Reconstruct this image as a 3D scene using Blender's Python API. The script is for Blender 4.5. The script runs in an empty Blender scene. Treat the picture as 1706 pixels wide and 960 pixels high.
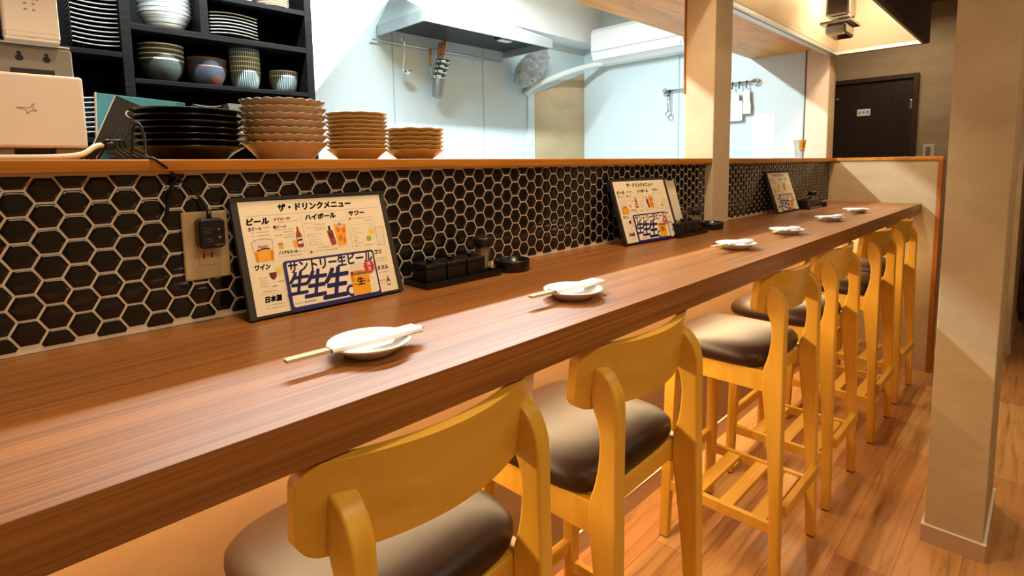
import bpy, bmesh, math, random
from mathutils import Vector, Matrix
random.seed(7)
PI = math.pi
sc = bpy.context.scene
COL = sc.collection

# ------------------------------------------------------------------ camera
def setup_camera():
    yaw, pitch, roll = 0.7842, 0.1001, -0.0157
    f = Vector((math.cos(yaw)*math.cos(pitch), math.sin(yaw)*math.cos(pitch), -math.sin(pitch)))
    r = Vector((math.sin(yaw), -math.cos(yaw), 0)); u = r.cross(f)
    c, s = math.cos(roll), math.sin(roll)
    R = c*r + s*u; U = -s*r + c*u
    cd = bpy.data.cameras.new('camera'); cd.sensor_width = 36; cd.lens = 899.2/1706*36
    cd.shift_y = (367.2-480)/1706; cd.clip_start = 0.01; cd.clip_end = 60
    co = bpy.data.objects.new('camera', cd); COL.objects.link(co)
    m = Matrix((R, U, -f)).transposed().to_4x4(); m.translation = (-0.0431, -1.0252, 1.2680)
    co.matrix_world = m; sc.camera = co
setup_camera()
sc.view_settings.view_transform = 'Standard'; sc.view_settings.look = 'None'
sc.view_settings.gamma = 1; sc.view_settings.use_curve_mapping = False
sc.view_settings.exposure = 0.0

# ------------------------------------------------------------------ world + lights
w = bpy.data.worlds.new('world'); sc.world = w; w.use_nodes = True
w.node_tree.nodes['Background'].inputs[0].default_value = (0.92, 0.95, 1.0, 1)
w.node_tree.nodes['Background'].inputs[1].default_value = 0.05
COOL = (0.84, 0.96, 1.0); WARM = (1.0, 0.70, 0.37); WARM2 = (1.0, 0.78, 0.52)
def area(name, loc, size, power, color, rot=(0, 0, 0), spread=180):
    l = bpy.data.lights.new(name, 'AREA'); l.shape = 'RECTANGLE'; l.size, l.size_y = size
    l.energy = power; l.color = color; l.spread = math.radians(spread)
    o = bpy.data.objects.new(name, l); COL.objects.link(o); o.location = loc; o.rotation_euler = rot
    return o
area('kitchen_tube_light', (1.5, 1.12, 2.50), (2.4, 0.06), 172, COOL)
area('aisle_ceiling_light', (0.6, -1.9, 2.5), (2.6, 0.5), 34, WARM2)
area('aisle_far_light', (3.3, -1.6, 2.5), (0.8, 0.4), 8, WARM2)
area('nook_ceiling_light', (5.2, -0.1, 2.5), (0.5, 0.3), 11, WARM2)
area('under_counter_light', (1.7, -0.12, 0.955), (4.3, 0.02), 46, WARM)
for x, p in ((0.3, 8), (1.35, 9), (2.4, 10.5), (3.35, 13)):
    area('canopy_light', (x, -0.24, 2.28), (0.1, 0.1), p, WARM2)

# ------------------------------------------------------------------ materials
def lin(h):
    v = [int(h[i:i+2], 16)/255 for i in (0, 2, 4)]
    return tuple(c/12.92 if c <= .04045 else ((c+.055)/1.055)**2.4 for c in v) + (1,)
def mat(name, col, rough=.5, metal=0, spec=.5, coat=0, trans=0, ior=1.45, alpha=1):
    m = bpy.data.materials.new(name); m.use_nodes = True; b = m.node_tree.nodes['Principled BSDF']
    b.inputs['Base Color'].default_value = lin(col) if isinstance(col, str) else tuple(col)+(1,)
    b.inputs['Roughness'].default_value = rough; b.inputs['Metallic'].default_value = metal
    b.inputs['Specular IOR Level'].default_value = spec; b.inputs['Coat Weight'].default_value = coat
    b.inputs['Coat Roughness'].default_value = .2
    b.inputs['Transmission Weight'].default_value = trans; b.inputs['IOR'].default_value = ior
    b.inputs['Alpha'].default_value = alpha
    return m
def nodes(m):
    nt = m.node_tree; return nt, nt.nodes, nt.links, nt.nodes['Principled BSDF']
def coords(m, scale, rot=(0, 0, 0), kind='Object'):
    nt, n, l, b = nodes(m)
    tc = n.new('ShaderNodeTexCoord'); mp = n.new('ShaderNodeMapping')
    mp.inputs['Scale'].default_value = scale; mp.inputs['Rotation'].default_value = rot
    l.new(tc.outputs[kind], mp.inputs['Vector']); return mp.outputs['Vector']
def noise(m, vec, scale=1, detail=4, rough=.55, dist=0):
    nt, n, l, b = nodes(m); t = n.new('ShaderNodeTexNoise')
    t.inputs['Scale'].default_value = scale; t.inputs['Detail'].default_value = detail
    t.inputs['Roughness'].default_value = rough; t.inputs['Distortion'].default_value = dist
    l.new(vec, t.inputs['Vector']); return t.outputs['Fac']
def ramp(m, fac, stops):
    nt, n, l, b = nodes(m); r = n.new('ShaderNodeValToRGB'); e = r.color_ramp.elements
    while len(e) < len(stops): e.new(.5)
    for k, (p, c) in enumerate(stops): e[k].position = p; e[k].color = lin(c) if isinstance(c, str) else tuple(c)+(1,)
    l.new(fac, r.inputs['Fac']); return r.outputs['Color']
def mixc(m, a, b_, fac=.5, mode='MIX'):
    nt, n, l, b = nodes(m); x = n.new('ShaderNodeMix'); x.data_type = 'RGBA'; x.blend_type = mode
    for s, v in ((6, a), (7, b_), (0, fac)):
        if hasattr(v, 'is_linked'): l.new(v, x.inputs[s])
        else: x.inputs[s].default_value = v
    return x.outputs[2]
def setcol(m, c): nt, n, l, b = nodes(m); l.new(c, b.inputs['Base Color'])
def bump(m, h, strength=.2, dist=.002):
    nt, n, l, b = nodes(m); bp = n.new('ShaderNodeBump'); bp.inputs['Strength'].default_value = strength
    bp.inputs['Distance'].default_value = dist; l.new(h, bp.inputs['Height']); l.new(bp.outputs['Normal'], b.inputs['Normal'])

def wood(name, c0, c1, c2, grain=(3, 90, 90), rough=.35, coat=0, spec=.5, bmp=.08):
    m = mat(name, c1, rough, coat=coat, spec=spec)
    v = coords(m, grain); f = noise(m, v, 1, 6, .6, .6)
    big = noise(m, coords(m, tuple(g*.12 for g in grain)), 1, 3, .5, .4)
    c = ramp(m, f, ((.30, c0), (.5, c1), (.70, c2)))
    c = mixc(m, c, ramp(m, big, ((.3, (.72, .72, .72)), (.7, (1.12, 1.12, 1.12)))), 1.0, 'MULTIPLY')
    setcol(m, c)
    if bmp: bump(m, f, bmp, .001)
    return m
def plaster(name, c0, c1, rough=.8):
    m = mat(name, c0, rough, spec=.25)
    f = noise(m, coords(m, (3, 3, 6)), 1, 5, .6, .3)
    setcol(m, ramp(m, f, ((.3, c0), (.7, c1))))
    bump(m, noise(m, coords(m, (260, 260, 260)), 1, 3), .15, .001)
    return m

M = {}
M['counter'] = wood('counter_wood', '784a1e', '985e2a', 'ad7438', (1.6, 170, 170), .40, coat=.2, spec=.5)
M['stool'] = wood('stool_wood', 'e2a834', 'eab440', 'f0be50', (26, 26, 4), .33, spec=.5, bmp=.03)
M['stool_x'] = wood('stool_wood_cross', 'e2a834', 'eab440', 'f0be50', (4, 26, 26), .33, spec=.5, bmp=.03)
M['ledge'] = wood('ledge_wood', 'b06a18', 'c47e26', 'd4963a', (3, 60, 60), .3, spec=.5)
M['soffit'] = wood('soffit_wood', 'b87c20', 'd09a34', 'dcaa4a', (3.0, 22, 22), .4)
M['trimwood'] = wood('trim_wood', '9a561c', 'ac6624', 'bc7630', (40, 40, 4), .4)
M['postwood'] = plaster('post_paper', 'ccb694', 'd8c4a4', .55)
M['beige'] = plaster('beige_wallpaper', 'b09a76', 'c2ac88')
M['taupe'] = plaster('taupe_wallpaper', '9c8a72', 'b09d84')
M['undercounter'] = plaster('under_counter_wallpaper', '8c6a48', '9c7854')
M['pale'] = plaster('pale_wallpaper', 'd8c6b4', 'e2d2c0')
M['base'] = mat('baseboard_vinyl', 'b89a7c', .5)
M['caulk'] = mat('caulk', 'e8dcc6', .5)
M['ceiling'] = mat('ceiling_paint', '5a4c3e', .8)
M['kceiling'] = mat('kitchen_ceiling_paint', 'd8dee0', .8)
M['kpanel'] = mat('kitchen_panel', 'c0ced3', .35)
M['kpanel2'] = mat('kitchen_end_panel', 'c6d4d8', .4)
M['kfloor'] = mat('kitchen_floor_grey', 'a8b2b6', .5)
M['white'] = mat('white_paint', 'e6eaea', .6)
M['seam'] = mat('panel_seam', '9fb2b8', .4)
M['steel'] = mat('brushed_steel', 'c4cccd', .42, .85)
M['steel_dark'] = mat('dark_steel', '4a4e50', .4, .8)
M['liner'] = mat('canopy_liner_steel', 'd8c9b0', .38, .55)
M['chrome'] = mat('chrome', 'd0d4d6', .12, 1)
M['canopyblack'] = mat('black_painted_steel', '16130f', .45)
M['lamp_white'] = mat('white_lens', 'e8ecec', .3)
M['blackglaze'] = mat('black_tile_glaze', (.010, .008, .007), .06, spec=.55)
M['grout'] = mat('grout', 'e8d8c0', .8)
M['leather'] = mat('brown_leather', '2c1a10', .42, spec=.45)
bump(M['leather'], noise(M['leather'], coords(M['leather'], (420, 420, 420)), 1, 2), .25, .0006)
M['rubber'] = mat('black_rubber', '16120e', .6)
M['ceramic'] = mat('white_ceramic', 'e6e2da', .15, spec=.6)
M['paper'] = mat('white_paper', 'f6f6f4', .7)
M['bamboo'] = wood('chopstick_wood', 'd6bd84', 'e2cc96', 'ecd8a8', (20, 200, 200), .6, bmp=0)
M['blacklacquer'] = mat('black_lacquer', '0c0a09', .25, spec=.6)
M['blackbox'] = mat('black_textured_lacquer', '0e0b09', .3, spec=.5)
bump(M['blackbox'], noise(M['blackbox'], coords(M['blackbox'], (120, 120, 120)), 1, 4), .9, .003)
M['blackplastic'] = mat('black_plastic', '131211', .35)
M['ivory'] = mat('ivory_plastic', 'c9b184', .4)
M['slot'] = mat('slot_black', '0a0806', .6)
M['glass'] = mat('clear_glass', 'ffffff', .02, trans=1, ior=1.45)
def thin_glass():
    m = bpy.data.materials.new('thin_clear_glass'); m.use_nodes = True; nt = m.node_tree; n, l = nt.nodes, nt.links
    n.remove(n['Principled BSDF']); t = n.new('ShaderNodeBsdfTransparent'); t.inputs[0].default_value = (.93, .95, .95, 1)
    g = n.new('ShaderNodeBsdfGlossy'); g.inputs['Roughness'].default_value = .04; lw = n.new('ShaderNodeLayerWeight'); lw.inputs[0].default_value = .5; pw = n.new('ShaderNodeMath'); pw.operation = 'POWER'; pw.inputs[1].default_value = 3; l.new(lw.outputs['Facing'], pw.inputs[0]); fr = n.new('ShaderNodeMath'); fr.operation = 'MULTIPLY_ADD'; fr.inputs[1].default_value = .5; fr.inputs[2].default_value = .04; l.new(pw.outputs[0], fr.inputs[0])
    mx = n.new('ShaderNodeMixShader'); l.new(fr.outputs[0], mx.inputs[0]); l.new(t.outputs[0], mx.inputs[1]); l.new(g.outputs[0], mx.inputs[2])
    l.new(mx.outputs[0], n['Material Output'].inputs[0]); return m
M['glass'] = thin_glass()
M['toothpick'] = mat('toothpick_wood', 'd9b678', .6)
M['board'] = mat('menu_cover_black', '2b2622', .6)
bump(M['board'], noise(M['board'], coords(M['board'], (30, 500, 500)), 1, 2), .3, .001)
M['sheet'] = mat('menu_sheet_paper', 'efe0c2', .45)
M['card'] = mat('promo_card_paper', 'f4e6cc', .45)
M['ink'] = mat('black_ink', '15110e', .6); M['greyink'] = mat('grey_ink', '6b5f50', .6); M['redink'] = mat('red_ink', 'c8201c', .6)
M['navy'] = mat('navy_ink', '211a63', .5); M['amber'] = mat('amber_print', 'f0a818', .5); M['amber2'] = mat('deep_amber_print', 'd27812', .5)
M['foam'] = mat('foam_print', 'e6dac4', .5); M['brownred'] = mat('bottle_print', '9c3416', .5); M['wine'] = mat('wine_print', '6c0f24', .5)
M['lime'] = mat('lime_print', '9bb02a', .5); M['lemon'] = mat('lemon_print', 'f0cc3a', .5); M['line'] = mat('line_print', 'b8a88c', .6)
M['blackplate'] = mat('black_glazed_plate', '0b0908', .16, spec=.6)
def glaze(name, c0, c1, rough=.3):
    m = mat(name, c0, rough); f = noise(m, coords(m, (18, 18, 50)), 1, 4)
    setcol(m, ramp(m, f, ((.3, c0), (.7, c1)))); return m
M['tanplate'] = glaze('tan_glaze', 'ac967c', 'c0aa8e', .25)
M['tanplate2'] = glaze('ochre_glaze', 'aa8c58', 'be9e66', .25)
M['whitebowl'] = mat('white_bowl_glaze', 'c6d0d0', .3)
M['greybowl'] = glaze('grey_bowl_glaze', '343c3a', '444c4a', .55)
M['brownbowl'] = mat('blue_brown_bowl_glaze', '3c4450', .3)
_m = M['brownbowl']; setcol(_m, ramp(_m, noise(_m, coords(_m, (9, 9, 12)), 1, 3), ((.40, '3a4450'), (.56, '484c54'), (.66, '8a4a28'))))
M['rimline'] = mat('pale_rim_glaze', 'dfe4e2', .3)
M['rimred'] = mat('rust_rim_glaze', '7c3c2c', .3)
def tokusa(name):
    m = mat(name, 'cfe0e0', .3); nt, n, l, b = nodes(m)
    tc = n.new('ShaderNodeTexCoord'); sep = n.new('ShaderNodeSeparateXYZ'); l.new(tc.outputs['Object'], sep.inputs[0])
    at = n.new('ShaderNodeMath'); at.operation = 'ARCTAN2'; l.new(sep.outputs[1], at.inputs[0]); l.new(sep.outputs[0], at.inputs[1])
    ml = n.new('ShaderNodeMath'); ml.operation = 'MULTIPLY'; ml.inputs[1].default_value = 44; l.new(at.outputs[0], ml.inputs[0])
    sn = n.new('ShaderNodeMath'); sn.operation = 'SINE'; l.new(ml.outputs[0], sn.inputs[0])
    setcol(m, ramp(m, sn.outputs[0], ((.30, '27383f'), (.62, 'bcd4d8')))); return m
M['tokusa'] = tokusa('blue_striped_glaze')
M['cabinet'] = wood('black_stained_wood', '060606', '0b0a0a', '181615', (4, 70, 70), .5, spec=.12)
M['cabinet'].node_tree.nodes['Principled BSDF'].inputs['Roughness'].default_value = .55
M['darkdoor'] = wood('dark_door_wood', '241610', '2c1b13', '35221a', (40, 40, 2), .45)
M['doorframe'] = mat('door_frame_brown', '3a2618', .45)
M['device'] = mat('warm_white_plastic', 'e4dacd', .45)
M['device_grey'] = mat('grey_plastic', '7f766a', .5)
M['devlogo'] = mat('grey_mark', '8a7a68', .5)
M['teal'] = mat('teal_cover', '58b4d4', .55); M['tealblue'] = mat('blue_label', '3c78b8', .5)
M['notebook'] = mat('dark_grey_cover', '1f1d1b', .6); M['pages'] = mat('page_edges', 'ddd8cc', .7)
M['grid'] = mat('pale_grid_ink', '5a564f', .6); M['cream_ink'] = mat('cream_ink', 'd8cfc0', .6)
M['cable'] = mat('black_cable', '0c0b0b', .45); M['whitecable'] = mat('white_cable', 'e0d2bc', .5)
M['foil'] = mat('aluminium_foil', 'c2c6c6', .14, 1)
bump(M['foil'], noise(M['foil'], coords(M['foil'], (55, 55, 55)), 1, 5, .7), 1.0, .02)
M['mesh'] = mat('wire_mesh', '8a8f90', .45, .7)
M['handlewood'] = wood('handle_wood', 'a87440', 'bc8850', 'cc9a60', (20, 20, 4), .5, bmp=0)
M['ac'] = mat('air_conditioner_white', 'f0f3f3', .35)
M['duct'] = mat('duct_cover_white', 'd8dcd8', .5)
M['label_gold'] = mat('gold_print', 'c8902c', .35)
M['planter'] = mat('black_planter', '0c0c0d', .35); M['leaf'] = mat('green_leaf', '2c4a1c', .4); M['stem'] = mat('plant_stem', '4a3a24', .7)
M['switch'] = mat('switch_plate', 'cfc6b8', .4)
# floor: vinyl planks
def floor_mat():
    m = mat('wood_plank_vinyl', 'a5683a', .34, spec=.45); nt, n, l, b = nodes(m)
    v = coords(m, (1, 1, 1)); br = n.new('ShaderNodeTexBrick'); l.new(v, br.inputs['Vector'])
    br.inputs['Scale'].default_value = 1; br.inputs['Brick Width'].default_value = .92; br.inputs['Row Height'].default_value = .15
    br.inputs['Mortar Size'].default_value = .0012; br.offset = .37
    br.inputs['Color1'].default_value = (.0, .0, .0, 1); br.inputs['Color2'].default_value = (1, 1, 1, 1); br.inputs['Mortar'].default_value = (.3, .3, .3, 1)
    base = ramp(m, br.outputs['Color'], ((0, 'a87040'), (.35, 'bc8750'), (.7, 'c8965c'), (1, 'd2a46a')))
    f = noise(m, coords(m, (2.5, 42, 1)), 1, 6, .62, .8)
    g = ramp(m, f, ((.28, (.55, .50, .46)), (.5, (1, 1, 1)), (.75, (1.2, 1.16, 1.1))))
    c = mixc(m, base, g, 1.0, 'MULTIPLY')
    setcol(m, mixc(m, c, lin('8a5a34'), br.outputs['Fac'])); bump(m, f, .06, .001); return m
M['floor'] = floor_mat()

# ------------------------------------------------------------------ mesh helpers
def V(*a): return Vector(a)
def bx(bm, x0, x1, y0, y1, z0, z1, bev=0, mi=0, xf=None, seg=2):
    r = bmesh.ops.create_cube(bm, size=1); vs = r['verts']
    for v in vs: v.co = V(x0+(v.co.x+.5)*(x1-x0), y0+(v.co.y+.5)*(y1-y0), z0+(v.co.z+.5)*(z1-z0))
    fs = set(f for v in vs for f in v.link_faces)
    if bev:
        es = list(set(e for v in vs for e in v.link_edges))
        rr = bmesh.ops.bevel(bm, geom=es, offset=bev, segments=seg, profile=.5, affect='EDGES')
        fs = set(f for f in fs if f.is_valid) | set(rr['faces'])
    vv = set(v for f in fs for v in f.verts)
    for f in fs: f.material_index = mi
    if xf:
        for v in vv: v.co = xf @ v.co
    return fs
def prism(bm, poly, axis, a, b, mi=0, xf=None):
    """poly of (p,q) in the two axes left over (cyclic order y,z | x,z | x,y), extruded along axis from a to b"""
    def pt(p, q, t): return {'x': V(t, p, q), 'y': V(p, t, q), 'z': V(p, q, t)}[axis]
    lo = [bm.verts.new(pt(p, q, a)) for p, q in poly]; hi = [bm.verts.new(pt(p, q, b)) for p, q in poly]
    n = len(poly); fs = [bm.faces.new(lo[::-1]), bm.faces.new(hi)]
    for i in range(n): fs.append(bm.faces.new((lo[i], lo[(i+1) % n], hi[(i+1) % n], hi[i])))
    for f in fs: f.material_index = mi
    if xf:
        for v in lo+hi: v.co = xf @ v.co
    bmesh.ops.recalc_face_normals(bm, faces=fs); return fs
def lathe(bm, prof, c=(0, 0, 0), seg=32, mi=0, mod=None, xf=None, mis=None, smooth=True):
    """prof = [(r,z)...]; r==0 closes to a point. mod(theta,k)->(radius factor, dz)"""
    rings = []; new = []
    for k, (r, z) in enumerate(prof):
        if r < 1e-6:
            v = bm.verts.new(V(c[0], c[1], c[2]+z)); rings.append([v]); new.append(v)
        else:
            ring = []
            for i in range(seg):
                t = 2*PI*i/seg; m, dz = mod(t, k) if mod else (1, 0)
                v = bm.verts.new(V(c[0]+r*m*math.cos(t), c[1]+r*m*math.sin(t), c[2]+z+dz)); ring.append(v); new.append(v)
            rings.append(ring)
    fs = []
    for k in range(len(rings)-1):
        a, b = rings[k], rings[k+1]; mm = mis[k] if mis else mi
        for i in range(seg):
            j = (i+1) % seg
            if len(a) == 1 and len(b) == 1: continue
            if len(a) == 1: f = bm.faces.new((a[0], b[i], b[j]))
            elif len(b) == 1: f = bm.faces.new((a[i], a[j], b[0]))
            else: f = bm.faces.new((a[i], a[j], b[j], b[i]))
            f.material_index = mm; f.smooth = smooth; fs.append(f)
    if xf:
        for v in new: v.co = xf @ v.co
    bmesh.ops.recalc_face_normals(bm, faces=fs); return fs
def cyl(bm, p0, p1, r, seg=16, mi=0, r1=None):
    p0, p1 = Vector(p0), Vector(p1); d = p1-p0; q = V(0, 0, 1).rotation_difference(d.normalized()).to_matrix().to_4x4(); q.translation = p0
    r1 = r if r1 is None else r1
    fs = lathe(bm, [(0, 0), (r, 0), (r1, d.length), (0, d.length)], seg=seg, mi=mi, xf=q)
    return fs
def smoothpts(pts, n=8):
    pts = [Vector(p) for p in pts]; out = []
    P = [2*pts[0]-pts[1]] + pts + [2*pts[-1]-pts[-2]]
    for i in range(1, len(P)-2):
        for k in range(n):
            t = k/n; a, b, c, d = P[i-1], P[i], P[i+1], P[i+2]
            out.append(.5*((2*b)+(c-a)*t+(2*a-5*b+4*c-d)*t*t+(3*b-a-3*c+d)*t**3))
    out.append(pts[-1]); return out
def tube(bm, pts, r, seg=8, mi=0, smooth=True, closed=False):
    pts = [Vector(p) for p in pts]; n = len(pts); rings = []; up = V(0, 0, 1); prev = None
    for i, p in enumerate(pts):
        d = ((pts[(i+1) % n] if closed or i < n-1 else p) - (pts[i-1] if closed or i > 0 else p)).normalized()
        a = prev if prev else (up if abs(d.z) < .9 else V(1, 0, 0))
        s = (a - d*a.dot(d)).normalized(); prev = s; t = d.cross(s)
        rr = r(i/(n-1)) if callable(r) else r
        rings.append([bm.verts.new(p+(s*math.cos(2*PI*k/seg)+t*math.sin(2*PI*k/seg))*rr) for k in range(seg)])
    fs = []
    for i in range(n if closed else n-1):
        for k in range(seg):
            f = bm.faces.new((rings[i][k], rings[i][(k+1) % seg], rings[(i+1) % n][(k+1) % seg], rings[(i+1) % n][k])); fs.append(f)
    if not closed: fs += [bm.faces.new(rings[0][::-1]), bm.faces.new(rings[-1])]
    for f in fs: f.material_index = mi; f.smooth = smooth
    bmesh.ops.recalc_face_normals(bm, faces=fs); return fs
def link(name, bm, mats, parent=None, loc=None, bev=0, smooth_angle=None):
    me = bpy.data.meshes.new(name); bm.normal_update(); bm.to_mesh(me); bm.free()
    for m in (mats if isinstance(mats, (list, tuple)) else [mats]): me.materials.append(m)
    o = bpy.data.objects.new(name, me); COL.objects.link(o)
    if parent: o.parent = parent
    if loc: o.location = loc
    if bev:
        md = o.modifiers.new('edge', 'BEVEL'); md.width = bev; md.segments = 3; md.limit_method = 'ANGLE'; md.angle_limit = math.radians(40)
        md.harden_normals = False
    if smooth_angle:
        for p in me.polygons: p.use_smooth = True
        try: me.set_sharp_from_angle(angle=math.radians(smooth_angle))
        except Exception: pass
    return o
def B(): return bmesh.new()
def tag(o, label, cat, group=None):
    o['label'] = label; o['category'] = cat
    if group: o['group'] = group
    return o
def thing(name, label, cat, loc=(0, 0, 0), rot=(0, 0, 0), group=None):
    o = bpy.data.objects.new(name, None); COL.objects.link(o); o.location = loc; o.rotation_euler = rot
    o.empty_display_size = .05
    return tag(o, label, cat, group)
def struct(name, bm, mats, parent=None, **k):
    o = link(name, bm, mats, parent, **k); o['kind'] = 'structure'; return o
def kids(o): return [c for c in bpy.data.objects if c.parent == o]
def dup(root, loc, rot=None, label=None):
    r = root.copy(); COL.objects.link(r); r.location = loc
    if rot is not None: r.rotation_euler = rot
    if label: r['label'] = label
    for ch in kids(root):
        c = ch.copy(); COL.objects.link(c); c.parent = r
        for g in kids(ch):
            d = g.copy(); COL.objects.link(d); d.parent = c
    return r
_tc = {}
def text_geom(body, off=0.0):
    k = (body, off)
    if k not in _tc:
        cu = bpy.data.curves.new('t', 'FONT'); cu.body = body; cu.size = 1; cu.offset = off; cu.resolution_u = 3
        ob = bpy.data.objects.new('t', cu); COL.objects.link(ob)
        dg = bpy.context.evaluated_depsgraph_get(); me = bpy.data.meshes.new_from_object(ob.evaluated_get(dg))
        vs = [(v.co.x, v.co.y) for v in me.vertices]; fs = [tuple(p.vertices) for p in me.polygons]
        bpy.data.objects.remove(ob); bpy.data.curves.remove(cu); bpy.data.meshes.remove(me); _tc[k] = (vs, fs)
    return _tc[k]
class Flat:
    """flat printing in its own (u,v) plane; put() maps u,v,layer to 3-D"""
    def __init__(s, bm, put): s.bm, s.put = bm, put
    def poly(s, pts, mi, layer=1):
        vs = [s.bm.verts.new(s.put(u, v, layer)) for u, v in pts]
        f = s.bm.faces.new(vs); f.material_index = mi; return f
    def rect(s, u0, v0, u1, v1, mi, layer=1): s.poly([(u0, v0), (u1, v0), (u1, v1), (u0, v1)], mi, layer)
    def disc(s, u, v, r, mi, layer=1, n=20, ry=None): s.poly([(u+r*math.cos(2*PI*i/n), v+(ry or r)*math.sin(2*PI*i/n)) for i in range(n)], mi, layer)
    def stroke(s, pts, wd, mi, layer=1):
        for (a, b), (c, d) in zip(pts, pts[1:]):
            L = math.hypot(c-a, d-b) or 1; nx, ny = -(d-b)/L*wd/2, (c-a)/L*wd/2
            s.poly([(a-nx, b-ny), (c-nx, d-ny), (c+nx, d+ny), (a+nx, b+ny)], mi, layer)
    def ring(s, u, v, r0, r1, mi, layer=1, n=24, a0=0, a1=2*PI):
        for i in range(n):
            p, q = a0+(a1-a0)*i/n, a0+(a1-a0)*(i+1)/n
            s.poly([(u+r0*math.cos(p), v+r0*math.sin(p)), (u+r1*math.cos(p), v+r1*math.sin(p)), (u+r1*math.cos(q), v+r1*math.sin(q)), (u+r0*math.cos(q), v+r0*math.sin(q))], mi, layer)
    def text(s, body, u0, v0, u1, v1, mi, layer=1, bold=0.0, shear=0.0, thin=False):
        vs, fs = text_geom(body)
        if not vs: return
        xs = [a for a, b in vs]; ys = [b for a, b in vs]; x0, x1, y0, y1 = min(xs), max(xs), min(ys), max(ys)
        if y1-y0 < .3: y0, y1 = y0-.35, y1+.35
        pts = []
        for a, b in vs:
            q = (b-y0)/(y1-y0); pts.append(s.bm.verts.new(s.put(u0+(a-x0)/(x1-x0)*(u1-u0)+shear*(q-.5)*(v1-v0), v0+q*(v1-v0), layer)))
        for f in fs:
            try: g = s.bm.faces.new([pts[i] for i in f]); g.material_index = mi
            except ValueError: pass
        if bold and not thin:
            e = bold*(v1-v0)*1.5
            for du, dv in ((-1, 0), (1, 0), (0, -1), (0, 1), (-.7, -.7), (.7, .7), (-.7, .7), (.7, -.7)):
                s.text(body, u0+du*e, v0+dv*e, u1+du*e, v1+dv*e, mi, layer, bold, shear, True)
def rrect(u0, v0, u1, v1, r, n=6):
    out = []
    for cx, cy, a in ((u1-r, v1-r, 0), (u0+r, v1-r, PI/2), (u0+r, v0+r, PI), (u1-r, v0+r, 1.5*PI)):
        out += [(cx+r*math.cos(a+PI/2*i/n), cy+r*math.sin(a+PI/2*i/n)) for i in range(n+1)]
    return out

ZC = 1.011           # counter top
ZL = 1.287           # ledge top
XE = 3.91            # end partition / kitchen end wall
YB = 1.98            # kitchen back wall
XL = -1.2            # left end of what is built

# ------------------------------------------------------------------ setting: shell
b = B(); bx(b, -2.6, 8.2, -3.2, 2.1, -.05, 0); struct('floor', b, M['floor'])
b = B(); bx(b, -2.6, XE, .10, YB, 0, .004); struct('floor_kitchen', b, M['kfloor'])  # unseen grey slab laid over the planks to cut their orange bounce
b = B(); bx(b, -2.6, XE, .1002, .112, .004, 1.26); struct('wall_bounce_panel', b, M['kfloor'])  # unseen grey panel added behind the counter wall for neutral bounce light
b = B(); bx(b, -2.6, 8.2, -3.2, 0.0, 2.62, 2.68); struct('ceiling', b, M['ceiling'])
b = B(); bx(b, -2.6, 8.2, 0.0, 2.1, 2.62, 2.68); struct('ceiling', b, M['kceiling'])
b = B(); bx(b, -2.66, -2.6, -3.2, 2.1, 0, 2.62); struct('wall_left', b, M['beige'])
b = B(); bx(b, -2.6, 8.2, -3.26, -3.2, 0, 2.62); struct('wall_front', b, M['beige'])
b = B(); bx(b, 8.2, 8.26, -3.2, 2.1, 0, 2.62); struct('wall_right', b, M['taupe'])
# kitchen back wall with panel seams and edge trim
b = B(); bx(b, -2.6, 3.24, YB, YB+.12, 0, 2.62)
struct('wall_back', b, M['kpanel'])
for x in (1.92, 2.69):
    b = B(); bx(b, x-.004, x+.004, YB-.003, YB, 0, 2.3); struct('trim_1', b, M['seam'])
b = B(); bx(b, 3.16, 3.235, YB-.012, YB, 0, 1.86); struct('trim_2', b, M['kpanel2'])
b = B(); prism(b, [(3.24, 0), (XE, 0), (XE, 2.085), (3.24, 1.845)], 'y', YB, YB+.12); struct('wall_back_lower', b, M['beige'])
b = B(); prism(b, [(3.24, 1.845), (XE, 2.085), (XE, 2.62), (3.24, 2.62)], 'y', YB, YB+.12); struct('wall_back_upper', b, M['kpanel'])
# white bulkhead above the hood, slanted white stair wall left of it
b = B(); bx(b, 1.9, XE, 1.80, YB, 2.285, 2.62); struct('wall_bulkhead', b, M['white'])
b = B(); prism(b, [(1.19, 1.0), (1.19, 1.640), (1.80, 2.368), (1.80, 2.62), (1.19, 2.62)], 'y', 1.56, 1.60)
struct('wall_stair', b, M['white'])
# kitchen end wall
b = B(); bx(b, XE, XE+.12, .155, YB+.12, 0, 2.62); struct('wall_end', b, M['kpanel2'])
for y in (1.085, 1.10): pass
b = B(); bx(b, XE-.003, XE, 1.058, 1.066, 0, 2.2); struct('trim_3', b, M['seam'])
b = B(); bx(b, XE-.012, XE+.125, .022, .155, 0, 2.0); struct('pillar_end', b, M['pale'])
b = B(); bx(b, XE-.013, XE+.126, .016, .022, 0, 2.0); struct('trim_4', b, M['postwood'])
b = B(); bx(b, XE-.016, XE-.012, .153, .159, 1.0, 2.0); struct('trim_5', b, M['steel_dark'])
# ceiling block over ledge (wood soffit)
b = B(); bx(b, -2.6, XE, .02, .515, 1.99, 2.62); struct('ceiling_soffit', b, M['soffit'])
# block at far right, door wall
b = B(); bx(b, 4.65, 5.96, -.90, -.55, 0, 2.62); struct('wall_block', b, M['beige'])
b = B(); bx(b, 4.642, 5.96, -.908, -.90, 0, .06); bx(b, 4.642, 4.65, -.90, -.545, 0, .06); struct('baseboard_block', b, M['base'])
b = B(); bx(b, 5.96, 6.06, -.90, 2.1, 0, 2.62); struct('wall_door', b, M['taupe'])
b = B(); bx(b, 5.952, 5.96, -.55, -.16, 0, .06); struct('baseboard_door', b, M['base'])
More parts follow.
